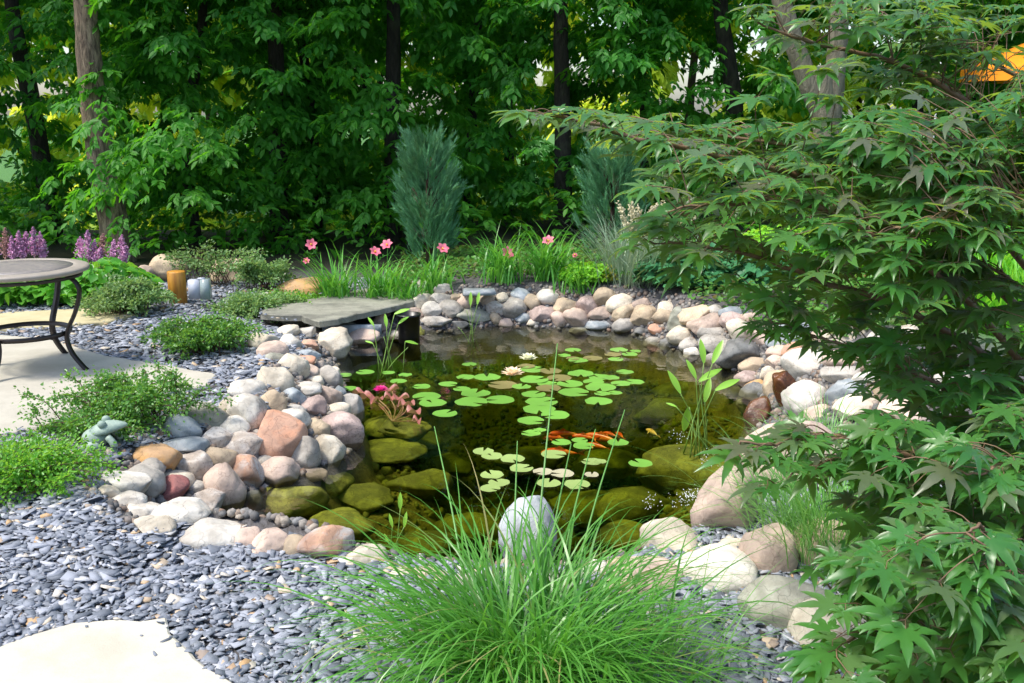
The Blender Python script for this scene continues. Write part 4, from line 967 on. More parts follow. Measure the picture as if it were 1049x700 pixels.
# ------------------------------------------------------------------ shrubs with tiny leaves
m_sh = [leafmat('shrub_leaf', (.05,.17,.025),(.12,.28,.05), .35, .3, tc=(.30,.58,.06), spec=.6), leafmat('shrub_leaf_grey', (.09,.20,.06),(.20,.33,.12), .4, .3, tc=(.4,.6,.15)), leafmat('shrub_leaf_bright', (.07,.25,.02),(.14,.36,.04), .4, .35, tc=(.4,.75,.06))]
m_twig = simple('shrub_twig', (.09,.045,.03), .8)
LT = leaf_t(.7, .2, .1)
def shrub(name, label, px, py, Y, rx, ry, hgt, nst, nl, mat, leafs=.022, seed=0, upr=0.0, group='low shrubs beside the gravel', z=None):
    q = np.random.default_rng(abs(int(seed+px))); b = aty(px, py, Y); b[2] = float(H(np.array([b[0]]), np.array([Y]))[0]) if z is None else z
    t = tag(empty(name, b), label, 'shrub', group); gs = Geo(); LP=[]; LD=[]
    for i in range(nst):
        az = q.uniform(0, 2*math.pi); L = q.uniform(.45, 1.0); hh = hgt*q.uniform(.45,1.05)*(1-.55*L*(1-upr)); st = np.array([q.normal()*rx*.25, q.normal()*ry*.25, 0])
        end = st*.6+np.array([math.cos(az)*rx*L, math.sin(az)*ry*L, hh*(.75+.3*upr)])
        P = spline([st, st*.8+end*.3+np.array([0,0,hh*.45]), st*.3+end*.7+np.array([0,0,hh*.30]), end+q.normal(size=3)*.03], 14)
        gs.tube(P, np.linspace(.004,.0013,14), 4, cap=False)
        m_ = int(nl/nst); u = q.uniform(.15, 1, m_)**.8*12.9; k = u.astype(int); f = (u-k)[:,None]; base = P[k]*(1-f)+P[np.minimum(k+1,13)]*f
        tan = norm(P[np.minimum(k+1,13)]-P[k]); off = norm(q.normal(size=(m_,3)))
        side = q.random(m_) < .6; ex = off*np.where(side, q.uniform(0,.07,m_), .004)[:,None]*(rx/.4)
        LP.append(base+ex); LD.append(tan*.7+off)
    LP = np.concatenate(LP); LD = np.concatenate(LD); LP[:,2] = np.maximum(LP[:,2], .01)
    up = np.array([0,0,1.])+q.normal(size=LP.shape)*.55
    V, T, Q = scatter(*[np.array(a) for a in LT], frames(LD, up), LP, q.uniform(.6,1.25,len(LP))*leafs)
    mesh('foliage', V, T, Q, mat, t); gs.build('twigs', m_twig, t)
    return t
shrub('low_shrub','wide spreading shrub with tiny leaves between the patio edge and the stone heap', 138, 425, 5.15, .46, .34, .56, 75, 8500, m_sh[0], .020, 1)
shrub('low_shrub','dense green low shrub at the left edge in front of the patio', 22, 480, 4.25, .46, .34, .38, 75, 9500, m_sh[2], .019, 2)
shrub('low_shrub','second low shrub joining the green frog figure', 100, 458, 4.9, .35, .25, .22, 45, 4500, m_sh[0], .018, 3)
shrub('low_shrub','rounded shrub with reddish twigs in front of the orange post', 206, 358, 7.1, .40, .36, .40, 75, 8000, m_sh[0], .026, 4)
shrub('low_shrub','grey-green shrub between the garden table and the orange post', 132, 322, 8.5, .36, .42, .50, 70, 7000, m_sh[1], .030, 5)
shrub('low_shrub','low green shrub mass to the right of the electrical box', 262, 305, 8.9, .42, .45, .30, 70, 7500, m_sh[1], .028, 6)
shrub('low_shrub','flat bright shrub spreading beside the orange-brown rock', 285, 300, 9.2, .45, .35, .2, 50, 4500, m_sh[2], .026, 7)
shrub('upright_shrub','pale variegated shrub with upright sprays against the dark woods', 272, 288, 9.7, .32, .25, .30, 40, 3200, m_sh[1], .032, 8, 1.0)
shrub('upright_shrub','loose shrub of thin upright sprays behind the orange post', 215, 290, 9.9, .55, .2, .36, 30, 1900, m_sh[1], .030, 9, 1.0)
# ------------------------------------------------------------------ hosta-like leaves and astilbes
m_host = leafmat('broad_leaf', (.05,.22,.02),(.11,.34,.04), .4, .35, tc=(.3,.65,.05)); m_hostd = leafmat('bluegreen_leaf', (.03,.16,.06),(.06,.24,.09), .45, .25)
m_lime = leafmat('lime_leaf', (.14,.42,.02),(.26,.55,.05), .45, .4, tc=(.5,.9,.05)); m_yelg = leafmat('gold_leaf', (.40,.42,.05),(.5,.45,.08), .45, .4)
LB = [np.array(a) for a in leaf_t(.8, .15, .25)]
def leafy_mound(name, label, px, py, Y, rx, ry, h, n, size, mat, cat='plant', seed=0, group=None):
    q = np.random.default_rng(abs(int(px+seed))); b = aty(px, py, Y); b[2] = float(H(np.array([b[0]]), np.array([Y]))[0])
    t = tag(empty(name, b), label, cat, group); a = q.uniform(0,2*math.pi,n); r = np.sqrt(q.random(n)); f = q.uniform(.3,1,n)
    P = np.stack([np.cos(a)*r*rx, np.sin(a)*r*ry, h*f*np.sqrt(np.clip(1-r*r*.8,0,1))],1)
    d = np.stack([np.cos(a)+q.normal(size=n)*.5, np.sin(a)+q.normal(size=n)*.5, q.uniform(-.5,.3,n)],1)
    V, T, Q = scatter(*LB, frames(d, np.array([0,0,1.])+q.normal(size=(n,3))*.3), P, q.uniform(.6,1.2,n)*size); mesh('foliage', V, T, Q, mat, t)
    g = Geo()
    for i in range(0, n, 9): g.tube([P[i]*[.4,.4,0], P[i]], .004, 4, cap=False)
    g.build('stalks', m_arst, t); return t
leafy_mound('broad_leaf_plant','bright broad-leaved plant below the right-hand pink astilbe', 92, 300, 9.1, .6, .42, .42, 900, .11, m_host, group='broad-leaved plants behind the table')
leafy_mound('broad_leaf_plant','bright broad-leaved plant behind the table below the left astilbes', 12, 302, 9.1, .72, .42, .38, 900, .11, m_host, seed=4, group='broad-leaved plants behind the table')
leafy_mound('ginger_mound','round-leaved dark blue-green plant behind the bend of the far rim', 712, 305, 9.1, .55, .4, .36, 1100, .10, m_hostd)
leafy_mound('ginger_mound','round-leaved dark plant further right behind the rim, under the maple', 790, 312, 9.0, .5, .4, .3, 800, .10, m_hostd, seed=3)
leafy_mound('lime_plant','small lime-green filigree plant behind the far rim left of the feather grass', 600, 300, 9.35, .26, .2, .2, 900, .045, m_lime)
leafy_mound('lime_plant','lime-green filigree plant behind the far rim right of the feather grass', 668, 298, 9.4, .24, .2, .24, 900, .045, m_lime, seed=1)
leafy_mound('lime_plant','wide lime-green ground plant under the maple branches', 800, 300, 9.9, .55, .4, .4, 1500, .06, m_lime, seed=2)
leafy_mound('gold_plant','tiny gold-tipped plant beside the left lime-green one', 622, 288, 9.3, .10, .1, .16, 180, .04, m_yelg)
m_ast = leafmat('astilbe_pink', (.60,.28,.50),(.78,.46,.68), .7, .25, tc=(.7,.3,.6)); m_astd = leafmat('astilbe_faded', (.42,.22,.20),(.5,.28,.28), .7, .2)
TET = (np.array([(0,0,1),(.8,0,-.4),(-.4,.7,-.4),(-.4,-.7,-.4)],float), np.array([(0,1,2),(0,2,3),(0,3,1)]), None)
def astilbe(label, Y, plumes):
    b = aty(plumes[0][0], 300, Y); b[2] = float(H(np.array([b[0]]), np.array([Y]))[0]); t = tag(empty('astilbe', b), label, 'flowering plant', 'pink astilbes behind the table')
    for (px, pt, pb, wd) in plumes:
        q = np.random.default_rng(abs(int(px))); top = aty(px, pt, Y+q.uniform(-.1,.1))-b; bot = aty(px+q.uniform(-2,2), pb, Y)-b; hgt = top[2]-bot[2]; w_ = wd*.5*Y/F
        n = 620; s_ = q.random(n)**.8; a = q.uniform(0,6.28,n); lobes = .55+.5*np.cos(s_*30+np.round(a*1.3)*1.7)
        r = 1.35*w_*(1-s_)**.7*np.sqrt(q.random(n))*lobes
        P = bot+(top-bot)*s_[:,None]+np.stack([np.cos(a)*r, np.sin(a)*r, r*.9],1)
        V, T, Q = scatter(*TET, frames(q.normal(size=(n,3)), q.normal(size=(n,3))), P, q.uniform(.006,.014,n))
        mesh('plume', V, T, Q, m_ast if q.random() < .85 else m_astd, t)
        g = Geo(); g.tube([[bot[0]*.8,bot[1],0], bot, top], [.005,.005,.002], 5); g.build('stem', m_astd, t)
astilbe('pink-purple astilbe with plumes cut by the left edge of the photo', 9.9, [(-14,240,266,12),(-4,236,266,12),(5,234,266,13),(12,242,268,10)])
astilbe('pink-purple astilbe standing directly behind the table top', 9.9, [(19,237,264,12),(27,238,264,13),(34,233,264,12),(41,238,266,11),(23,250,268,12),(45,246,266,9)])
astilbe('pink-purple astilbe in front of the rough-barked trunk', 9.9, [(82,243,268,12),(90,236,268,13),(97,246,270,10),(106,240,270,14),(117,246,270,11),(125,241,270,12),(129,252,272,12),(103,254,273,12)])
# ------------------------------------------------------------------ daylilies and grasses
m_dl = leafmat('daylily_leaf', (.05,.22,.025),(.12,.36,.05), .4, .3, tc=(.25,.65,.05)); m_pk = leafmat('daylily_petal', (.76,.14,.24),(.84,.26,.34), .5, .3, tc=(.95,.25,.35))
def daylily(label, px, Y, n, flowers, seed, size=1.0):
    q = np.random.default_rng(seed); b = aty(px, 300, Y); b[2] = float(H(np.array([b[0]]), np.array([Y]))[0])
    t = tag(empty('daylily', b), label, 'flowering plant', 'daylilies behind the far rim'); g = Geo()
    base = q.normal(size=(n,3))*[.09,.07,0]
    ribbons(g, base, q.uniform(0,6.28,n), q.uniform(.4,.8,n)*size, q.uniform(.05,.45,n), q.uniform(.8,2.2,n), q.uniform(.012,.02,n), 8)
    g.build('leaves', m_dl, t)
    for (fx, fy, fs) in flowers:
        tip = aty(fx, fy, Y-.05)-b; g = Geo(); g.tube(spline([(q.normal()*.04,0,0),(tip*.5)+[.02,0,.05],tip-[0,0,.02]],10), .004, 5)
        for k_ in range(3 if fs else 5): pp = tip+[q.uniform(-.05,.05),q.uniform(-.03,.03),q.uniform(-.1,.02)]; blob(g, pp, (.007,.007,.02), sub=1); g.tube([tip-[0,0,.09], pp], .0025, 4, cap=False)
        st = g.build('flower_stalk', m_dl, t, True)
        if fs:
            g = Geo(); petals(g, np.zeros(3), 6, fs*1.05, fs*.62, .75, q.uniform(0,1), .8); f_ = g.build('flower', m_pk, t, True, tip); f_.rotation_euler = (q.uniform(.7,1.2), 0, q.uniform(-.5,.5))
            g = Geo(); g.tube([(0,0,.002), (0,0,.03)], .008, 6); g.build('flower_throat', m_yel, f_)
daylily('daylily with one raised pink flower, leftmost behind the flagstone', 345, 9.4, 120, [(319,251,.065),(314,268,.04)], 1, 1.05)
daylily('daylily with two pink flowers side by side left of the juniper', 392, 9.4, 120, [(384,259,.065),(397,252,.07)], 2, .95)
daylily('daylily whose single pink flower stands in front of the left juniper', 446, 9.35, 80, [(453,256,.07)], 3, .75)
daylily('daylily with a pink flower between the two junipers', 512, 9.4, 130, [(519,260,.075),(505,262,0),(492,256,0)], 4, .9)
daylily('daylily with its pink flower highest, beside the right juniper', 560, 9.45, 120, [(562,248,.07),(570,258,0),(552,262,0),(584,270,0)], 5, .95)
daylily('leafy daylily without open flowers at the right end of the row', 592, 9.2, 60, [(589,262,.03)], 6, .6)
daylily('leafy daylily clump behind the light grey stones right of the flagstone', 420, 9.25, 60, [], 7, .7)
m_grass = leafmat('grass_blade', (.045,.19,.02),(.14,.36,.06), .35, .3, tc=(.22,.6,.05), spec=.6, odd=(.45,.36,.16))
m_sedge = leafmat('sedge_blade', (.09,.28,.05),(.20,.42,.12), .35, .3, tc=(.35,.65,.1)); m_ggreen = leafmat('bright_grass_blade', (.12,.42,.03),(.22,.58,.06), .4, .4, tc=(.4,.85,.05))
m_blue = leafmat('blue_grass_blade', (.20,.32,.20),(.36,.46,.32), .45, .2); m_straw = leafmat('seed_head', (.62,.56,.36),(.72,.66,.46), .7, .2)
def grass(name, label, base, n, rx, ry, Lr, lean, curve, wr, mat, seed, cat='grass', seg=9, azc=None, extra=None, group=None):
    q = np.random.default_rng(seed); t = tag(empty(name, base), label, cat, group); g = Geo()
    B = np.c_[q.normal(size=n)*rx, q.normal(size=n)*ry, np.zeros(n)]
    az = np.arctan2(B[:,1]/ry, B[:,0]/rx)+q.normal(size=n)*.9 if azc is None else q.normal(azc[0], azc[1], n)
    ln = lean[0]+(lean[1]-lean[0])*q.random(n)**1.2
    ribbons(g, B, az, q.uniform(*Lr, n), ln, q.uniform(*curve, n), q.uniform(*wr, n), seg, twist=q.normal(size=n)*.5)
    g.build('blades', mat, t)
    if extra: extra(t, base)
    return t
def culms(t, base):
    for i, (px, py, Y_) in enumerate(((445,437,3.6),(571,352,3.7),(610,440,3.6),(585,455,3.5),(640,420,3.6),(530,452,3.5))):
        tip = aty(px, py, Y_)-base; g = Geo(); s_ = np.array([(px-560)*.0012, .05, 0]); g.tube(spline([s_, s_*.5+tip*.5+[.0,0,.06], tip], 14), np.linspace(.0055,.0018,14), 6, cap=False); g.build('tall_stem', m_sedge, t, True)
gb = onz(535, 700, 0)
def two(t, base): culms(t, base)
grass('ornamental_grass','big arching fountain of green ornamental grass filling the front centre', gb, 950, .14, .10, (.42,.88), (.12,.85), (1.25,2.7), (.0055,.0105), m_grass, 21, seg=11, extra=two)
gb2 = onz(650, 705, 0)
grass('ornamental_grass','fine grass with thin drooping blades at the right of the big fountain grass', gb2, 190, .10, .07, (.3,.6), (.15,.95), (.7,2.0), (.003,.006), m_sedge, 22, seg=9)
gb3 = onz(850, 560, 0.05); grass('sedge_tuft','soft green sedge spilling over the boulders below the waterfall, under the maple', gb3, 800, .12, .12, (.3,.62), (.1,.8), (.6,1.7), (.003,.006), m_sedge, 23, azc=None)
gb4 = aty(848, 462, 4.8); grass('sedge_tuft','small sedge tuft hanging over the huge granite boulder', gb4, 260, .10, .08, (.2,.42), (.3,1.0), (.8,1.8), (.003,.006), m_sedge, 24)
for i, (px, Y_, L_) in enumerate(((1010,8.2,1.1),(945,8.8,.9),(1085,8.4,1.1),(880,9.2,.8),(1040,6.9,.8))):
    b = aty(px, 330, Y_); b[2] = float(H(np.array([b[0]]), np.array([Y_]))[0])
    grass('tall_grass_clump', ['bright green tall grass clump behind the maple near the right edge','bright grass clump left of the tallest one behind the maple','bright grass clump cut by the right edge of the photo','shorter bright grass clump right of the lime-green ground plant','lower bright grass clump in front of the tall ones at right'][i], b, 420, .22, .18, (.6*L_,1.0*L_), (.05,.45), (.3,1.5), (.014,.024), m_ggreen, 30+i, group='bright grasses behind the maple')
b = aty(648, 300, 9.3); b[2] = .14
def plumes(t, base):
    q = np.random.default_rng(5); P = []
    for i in range(46):
        px = q.normal(668, 20); tip = aty(px, q.uniform(205, 240), 9.5+q.uniform(-.15,.15))-base; g0 = tip*[.35,.6,.0]; C_ = spline([g0, tip*.6+[0,0,.12], tip], 20)
        m_ = 60; u = q.uniform(9, 18.9, m_); k = u.astype(int); P.append(C_[k]+(C_[k+1]-C_[k])*(u-k)[:,None]+q.normal(size=(m_,3))*.010)
    P = np.concatenate(P); n = len(P); V, T, Q = scatter(*TET, frames(q.normal(size=(n,3)), q.normal(size=(n,3))), P, q.uniform(.008,.017,n)); mesh('seed_heads', V, T, Q, m_straw, t)
grass('feather_grass','variegated feather grass with straw-coloured seed heads beside the right juniper', b, 420, .14, .12, (.5,.9), (.05,.5), (.5,1.4), (.006,.010), m_blue, 41, extra=plumes)
# ------------------------------------------------------------------ junipers
m_jun = leafmat('juniper_needle', (.08,.29,.12),(.20,.47,.23), .6, .12); 
def juniper(label, px, base_y, top_y, Y, wpx, seed):
    q = np.random.default_rng(seed); b = aty(px, base_y, Y); b[2] = .15; h = aty(px, top_y, Y)[2]-.15; r = wpx*.5*Y/F
    t = tag(empty('juniper', b), label, 'conifer', 'blue-green junipers'); 
    sp = []
    for i in range(16):
        a = i*2.4; e = .22+.16*(i%3); d = (math.cos(a)*e, math.sin(a)*e, 1); st = np.array([0,0,.05*i])
        R = frames([d], [[.3,.4,.2]])[0]; v = np.array([(-.018,0,0),(.018,0,0),(0,.32,0),(0,.1,.02)])@R.T+st; sp.append((v, [(0,1,2),(0,3,2)], []))
    SV, ST, SQ = combine(sp)
    P=[]; d=[]; S=[]
    for i in range(118):            # ascending plumes, each a tuft of sprays
        z = q.random()**.8*.86; a = q.uniform(0,6.28); env = r*(np.sin(np.pi*min(1,z*.72+.25))**.8); rr = env*q.uniform(.2,.92)
        L_ = q.uniform(.16,.36)*(1.15-.3*z); o_ = np.array([math.cos(a)*.62, math.sin(a)*.62, 1.0]); o_ /= np.linalg.norm(o_); m_ = 20; t_ = q.random(m_)[:,None]
        c_ = np.array([math.cos(a)*rr*.8, math.sin(a)*rr*.8, z*h*.92])
        P.append(c_+o_*L_*t_+q.normal(size=(m_,3))*.035*(1-t_*.7)); d.append(o_+q.normal(size=(m_,3))*.22); S.append(q.uniform(.10,.19,m_))
    P = np.concatenate(P); d = np.concatenate(d); S = np.concatenate(S); P[:,2] = np.clip(P[:,2], 0, h*.97); n = len(P)
    R = frames(d, q.normal(size=(n,3))); R = R[:,:,[0,2,1]]*np.array([1,-1,1])
    V, T, Q = scatter(SV, ST, None, R, P, S); mesh('foliage', V, T, None, m_jun, t)
    g = Geo(); g.tube([(0,0,-.05),(0,0,h*.8)], [.04,.01], 8)
    for i in range(40): zz = q.uniform(.05,.7)*h; a_ = q.uniform(0,6.28); g.tube([(0,0,zz),(math.cos(a_)*r*.6, math.sin(a_)*r*.6, zz+.25)], [.009,.003], 5)
    g.build('trunk', m_twig, t)
juniper('upright blue-green juniper, the left and nearer centre one of the two', 440, 285, 126, 10.6, 54, 1)
juniper('blue-green juniper partly behind the long maple branch, the right one of the two', 626, 280, 145, 10.9, 62, 2)
q = np.random.default_rng(61); n = 30000; x = q.uniform(-1.3, 6.5, n); y = q.uniform(6.6, 11.6, n); d_ = sdist(x, y); kk = (d_ > np.where(x > .9, .37, .6))&((y > 8.8)|(x > .9)); x, y = x[kk], y[kk]; n = len(x)
ht = .04+.13*sstep(vnoise(np.stack([x*2.3, y*2.3, x*0],-1))*.6+.5)
P = np.stack([x, y, H(x, y)+ht*q.random(n)],1)
V, T, Q = scatter(*LB, frames(np.c_[q.normal(size=n), q.normal(size=n), q.uniform(-.2,1.1,n)], np.array([0,0,1.])+q.normal(size=(n,3))*.4), P, q.uniform(.035,.07,n))
tag(mesh('groundcover', V, T, Q, leafmat('groundcover_leaf', (.04,.16,.02),(.10,.28,.04), .5, .3, odd=(.2,.12,.05))), 'low leafy ground cover in the planting bed behind the pond', 'ground cover', kind='stuff')
# ------------------------------------------------------------------ things behind the maple
m_or = simple('orange_canvas', (.95,.34,.01), .7, c2=(.9,.26,.0), scale=4); m_pole = simple('white_pole', (.6,.62,.6), .4)
p = aty(1060, 82, 11.5); hp = p[2]; p[2] = .1
t = tag(empty('patio_umbrella', p), 'orange canvas patio umbrella showing through the maple leaves at top right', 'umbrella')
k = 8; V = [(0,0,hp-.1+.48)]; 
for i in range(k): a = i*2*math.pi/k+.3; V.append((math.cos(a)*.78, math.sin(a)*.78, hp-.1+.12))
for i in range(k): a = i*2*math.pi/k+.3; V.append((math.cos(a)*.79, math.sin(a)*.79, hp-.1-.02))
o = mesh('canopy', V, mat=m_or, parent=t, polys=[(0,1+i,1+(i+1)%k) for i in range(k)]+[(1+i,1+k+i,1+k+(i+1)%k,1+(i+1)%k) for i in range(k)])
g = Geo(); g.tube([(0,0,0),(0,0,hp+.42)], .02, 10); g.build('pole', m_pole, t)
p = aty(966, 38, 11.0); zz = p[2]; p[2] = .1
t = tag(empty('bird_feeder', p), 'small grey feeder with a pale green lid on a thin pole behind the maple', 'bird feeder')
g = Geo(); g.box((0,0,zz-.1),(.055,.05,.055)); g.build('feeder_box', simple('feeder_grey', (.35,.38,.40), .5), t)
g = Geo(); g.box((0,0,zz-.1+.065),(.07,.065,.009), 0, .9); g.build('lid', simple('feeder_lid', (.45,.65,.55), .5), t)
g = Geo(); g.tube([(0,0,0),(0,0,zz-.155)], .012, 8); g.tube([(.085,0,zz-.2),(.085,0,zz+.1)], .006, 6); g.build('pole', m_pole, t)
# ------------------------------------------------------------------ Japanese maple in the right foreground
def maple_leaf(seed, droop):
    q = np.random.default_rng(seed); V = [(0,0,0)]; T = []; 
    angs = np.radians([-128,-88,-44,0,44,88,128])+q.normal(size=7)*.06; lens = np.array([.42,.74,.96,1.05,.96,.74,.42])*q.uniform(.92,1.06,7)
    def pt(r, a, lift=0.0):
        z = -droop*r*r-.10*abs(math.sin(a))*r+lift; return (r*math.sin(a), r*math.cos(a), z)
    sin_ = []
    for i in range(8):
        if i == 0: a, r = angs[0]-.35, .10
        elif i == 7: a, r = angs[6]+.35, .10
        else: a, r = (angs[i-1]+angs[i])/2, .33*min(lens[i-1], lens[i])+.03
        sin_.append(len(V)); V.append(pt(r, a, -.01))
    for i in range(7):
        L = lens[i]; a = angs[i]; hw = .118*(.75+.35*L); rib = []; ls = []; rs = []
        for s_, w_ in ((.42,1.0),(.56,.96),(.60,.80),(.76,.58),(.80,.44)):
            r = L*s_; rib.append(len(V)); V.append(pt(r, a, .0)); da = hw*w_/r
            ls.append(len(V)); V.append(pt(r*1.02, a-da, .035)); rs.append(len(V)); V.append(pt(r*1.02, a+da, .035))
        tip = len(V); V.append(pt(L, a+q.normal()*.04, -.06*droop-.02))
        A, B = sin_[i], sin_[i+1]
        T += [(0,rib[0],A),(A,rib[0],ls[0]),(0,B,rib[0]),(B,rs[0],rib[0])]
        for j in range(4):
            T += [(rib[j],rib[j+1],ls[j]),(ls[j],rib[j+1],ls[j+1]),(rib[j],rs[j],rib[j+1]),(rs[j],rs[j+1],rib[j+1])]
        T += [(rib[4],tip,ls[4]),(rib[4],rs[4],tip)]
    V = np.array(V); return V, np.array(T), None
ML = [maple_leaf(i, d) for i, d in enumerate((.06,.16,.3,.10,.42))]
m_map, nt, bs, out = newmat('maple_leaf')
gi = N(nt, 'ShaderNodeNewGeometry')
c = ramp(nt, gi.outputs['Random Per Island'], [(0,(.025,.13,.02)),(.45,(.045,.185,.03)),(.72,(.075,.21,.04)),(.9,(.085,.13,.06)),(1,(.12,.11,.07))])
c = mixc(nt, c, (.16,.24,.03), gi.outputs['Backfacing'])
nt.links.new(c, bs.inputs['Base Color']); bs.inputs['Roughness'].default_value = .38; bs.inputs['Specular IOR Level'].default_value = .6
bs.inputs['Coat Weight'].default_value = .15; bs.inputs['Coat Roughness'].default_value = .28; bs.inputs['Sheen Weight'].default_value = .15; bs.inputs['Sheen Tint'].default_value = (.8,.75,.95,1); bs.inputs['Sheen Roughness'].default_value = .4
trn = N(nt, 'ShaderNodeBsdfTranslucent'); trn.inputs[0].default_value = (.36,.54,.04,1); mx = N(nt, 'ShaderNodeMixShader'); mx.inputs[0].default_value = .36
nt.links.new(bs.outputs[0], mx.inputs[1]); nt.links.new(trn.outputs[0], mx.inputs[2]); nt.links.new(mx.outputs[0], out.inputs[0])
m_mbr = simple('maple_branch', (.13,.07,.04), .6, c2=(.20,.13,.07), scale=20, bmp=.3)
q = np.random.default_rng(77)
MB = np.array([1.72, 2.75, 0.0])
maple = tag(empty('japanese_maple', MB), 'Japanese maple with bronze-green finger-lobed leaves sweeping in from the right', 'tree')
LIMBS = [  # (px, py, Y) control points from the stem outwards, radius
 ([(1120,420,2.75),(1030,300,2.7),(930,220,2.6),(830,180,2.5),(740,160,2.45),(650,140,2.4),(590,122,2.35),(545,114,2.3)], .017),
 ([(1120,400,2.9),(1040,260,2.9),(940,180,2.8),(850,150,2.8),(760,140,2.8),(690,130,2.8)], .014),
 ([(1130,380,2.9),(1060,180,2.9),(970,90,2.8),(880,50,2.8),(820,40,2.7),(775,10,2.7)], .014),
 ([(1130,380,3.0),(1090,140,3.1),(1020,60,3.1),(930,20,3.1),(860,-10,3.1)], .013),
 ([(1120,470,2.7),(1020,370,2.5),(920,310,2.4),(830,275,2.35),(740,250,2.3),(660,245,2.3)], .015),
 ([(1120,480,2.6),(1010,330,2.3),(900,250,2.2),(820,215,2.2),(750,215,2.2),(690,225,2.2)], .012),
 ([(1120,540,2.5),(1020,440,2.3),(930,380,2.2),(860,350,2.2),(790,330,2.2)], .013),
 ([(1120,600,2.4),(1010,520,2.1),(920,470,2.0),(850,455,2.0),(800,466,1.95),(752,470,1.9)], .012),
 ([(1120,620,2.4),(1030,560,2.2),(940,510,2.2),(860,480,2.2),(800,500,2.2)], .012),
 ([(1120,680,2.3),(1040,620,2.0),(950,580,1.9),(880,560,1.9),(840,590,1.9)], .011),
 ([(1120,720,2.2),(1040,680,1.8),(960,650,1.75),(900,650,1.7),(860,690,1.7)], .010),
 ([(1120,300,2.8),(1080,220,2.4),(1020,200,2.2),(960,230,2.1),(900,240,2.1)], .010),
 ([(1130,560,2.3),(1080,500,1.9),(1030,470,1.8),(980,480,1.75)], .009),
 ([(1130,660,2.2),(1085,600,1.7),(1046,600,1.6),(1030,560,1.55),(1010,560,1.5)], .009),
 ([(1130,420,2.8),(1080,330,2.6),(1010,270,2.6),(960,290,2.6)], .010)]
g = Geo(); top = MB+[0,0,1.0]
g.tube(spline([(0,0,-.1),(-.03,.02,.35),(.02,.0,.7),(.0,.05,1.1)], 12), np.linspace(.055,.03,12), 12, bump=.1)
NODES = []
for pts, r in LIMBS:
    W = np.array([aty(*p) for p in pts])-MB; root = np.array([0,.02,min(max(W[0][2]*.75,.15),1.05)])
    P = spline(np.vstack([root, W]), 46); P[3:-1] += np.cumsum(q.normal(size=(42,3))*.0035, 0)*np.linspace(0,1,42)[:,None]
    g.tube(P, np.linspace(r*.95, .0022, 46), 7, bump=.1); NODES.append(P)
NP_ = np.concatenate(NODES)
# leaf layers: sampled inside the crown's real envelope (x, z seen at each distance)
ENV = [(536,108),(560,102),(640,115),(700,118),(760,112),(770,-10),(790,-40),(1150,-40),(1150,760),(900,760),(885,680),(880,610),(865,560),(830,505),(760,480),(745,474),(760,466),(830,462),(885,425),(880,400),(885,372),(900,352),(850,338),(790,326),(740,304),(670,282),(630,266),(650,238),(690,215),(660,190),(620,150)]
def inpoly(x, y, P):
    r = np.zeros(x.shape, bool)
    for i in range(len(P)):
        a, b = P[i], P[(i+1)%len(P)]; c_ = (a[1] > y) != (b[1] > y); r ^= c_ & (x < (b[0]-a[0])*(y-a[1])/(b[1]-a[1]+1e-9)+a[0])
    return r
n = 3000; sx = q.uniform(530, 1150, n); sy = q.uniform(-40, 760, n); sY = q.uniform(0,1,n)
kk = inpoly(sx, sy, ENV)
dens = np.clip((sx-560)/330, .42, 1.0); dens *= np.where((sy < 110) & (sx < 890), .3, 1); dens *= np.where((sx>960)&(sy>30)&(sy<100), 0, 1); dens *= np.where((sx>780)&(sx<940)&(sy>200)&(sy<330), .7, 1); dens *= np.where((sx<870)&(sy>430)&(sy<530), .45, 1); dens *= np.where((sy>300)&(sy<430)&(sx<980), .55, 1)
gapn = vnoise(np.stack([sx/42, sy/20, sY*0],-1)) > -.42
kk &= (q.random(n) < dens) & gapn; sx, sy, sY = sx[kk], sy[kk], sY[kk]
Ymin = np.interp(sy, [-40,150,300,450,600,760], [2.3,2.15,2.0,1.75,1.5,1.4]); Ymax = np.interp(sy, [-40,200,400,760], [3.2,3.0,2.8,2.4])
Yd = Ymin+(Ymax-Ymin)*sY
CP = np.array([aty(a, b, c_) for a, b, c_ in zip(sx, sy, Yd)])-MB
CP = CP[(CP[:,2] > .08)]
dlist = []
for i, c_ in enumerate(CP):
    dd = np.hypot(NP_[:,0]-c_[0], NP_[:,1]-c_[1])+.5*np.abs(NP_[:,2]-c_[2]); j = int(np.argmin(dd)); CP[i,2] += (NP_[j,2]-c_[2])*.4
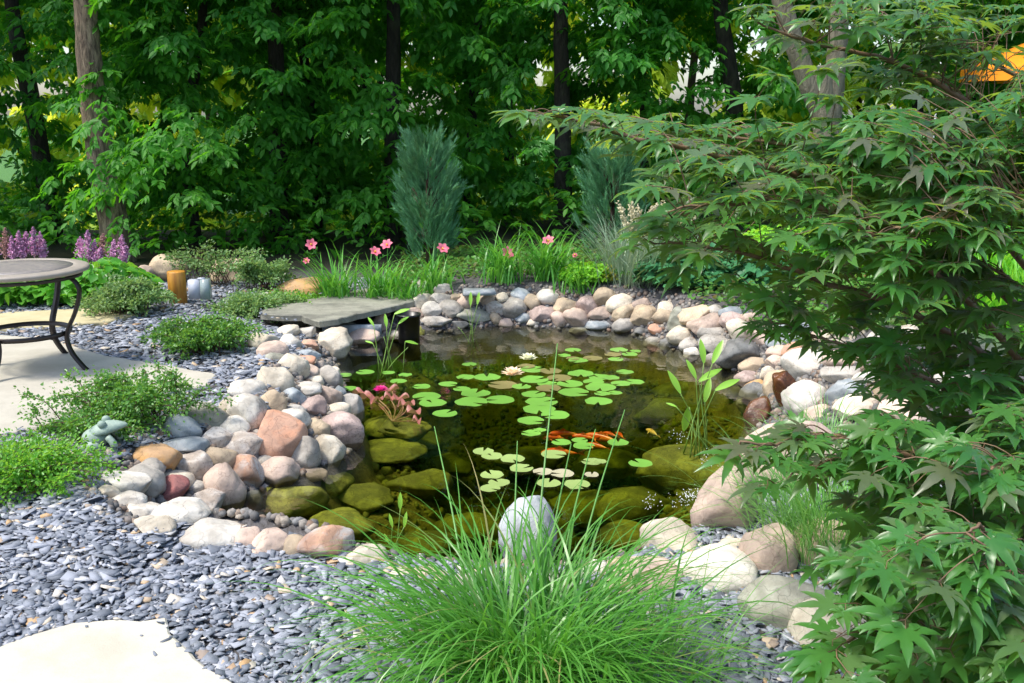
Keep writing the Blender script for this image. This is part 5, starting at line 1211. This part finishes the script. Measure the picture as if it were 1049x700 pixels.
# leaves along the protruding branch
ext = []
for P in NODES: ext.append(P[np.linspace(16, 45, 15).astype(int)]+q.normal(size=(15,3))*.012)
CP = np.vstack([CP]+ext)
tw = Geo(); LPt=[]; LDt=[]
for c_ in CP:
    dd = np.linalg.norm(NP_-(c_+np.array([.08,.0,-.03])), axis=1); j = int(np.argmin(dd)); a = NP_[j]
    v = c_-a; L_ = np.linalg.norm(v); sdv = np.cross(v, [0,0,1.]); mid = (a+c_)/2+np.array([0,0,.03*L_/.2])+sdv*q.normal()*.15
    W_ = spline([a, mid, c_], 9); d0 = norm(v+np.array([-.12,-.03,0])*.5)
    if L_ < .42: tw.tube(W_, np.linspace(.0018,.0009,9), 4, cap=False)
    else: W_ = W_[6:]; tw.tube(W_, np.linspace(.0012,.0009,3), 4, cap=False)
    nodes = [(len(W_)-1, q.integers(1,4))]
    if L_ > .09: nodes.append((int(len(W_)*.66), 2))
    if L_ > .2: nodes.append((int(len(W_)*.35), 2))
    for (jn, k) in nodes:
        for i in range(k):
            s_ = (0. if (i == 2) else (-1 if i else 1)*q.uniform(.45,1.1))+q.normal()*.15; d = np.array([d0[0]*math.cos(s_)-d0[1]*math.sin(s_), d0[0]*math.sin(s_)+d0[1]*math.cos(s_), q.uniform(-.22,.12)])
            pe = .025; LPt.append(W_[jn]+d*pe); LDt.append(d); tw.tube([W_[jn], W_[jn]+d*pe], .0009, 3, cap=False)
LPt = np.array(LPt); LDt = np.array(LDt)
wp_ = LPt+MB; zc = wp_[:,1]*math.cos(PITCH)-(wp_[:,2]-CAMZ)*math.sin(PITCH); uu = 524.5+F*wp_[:,0]/zc; vv = 350-F*(wp_[:,1]*math.sin(PITCH)+(wp_[:,2]-CAMZ)*math.cos(PITCH))/zc
kp = ~((uu > 975)&(uu < 1065)&(vv > 28)&(vv < 92)&(q.random(len(uu)) < .85)); LPt = LPt[kp]; LDt = LDt[kp]; n = len(LPt); up = np.array([-.10,-.30,1.])+q.normal(size=(n,3))*.20
size = .034+.048*q.random(n)**.8; g2 = Geo()
for k in range(5):
    s_ = slice(k, None, 5); V, T, Q = scatter(ML[k][0], ML[k][1], None, frames(LDt[s_], up[s_]), LPt[s_], size[s_]); g2.add(V, T)
g.build('trunk_and_limbs', m_mbr, maple, True); tw.build('twigs', m_mbr, maple, True)
g2.build('crown', m_map, maple)
print('maple leaves', n, 'lowest', float(LPt[:,2].min()))
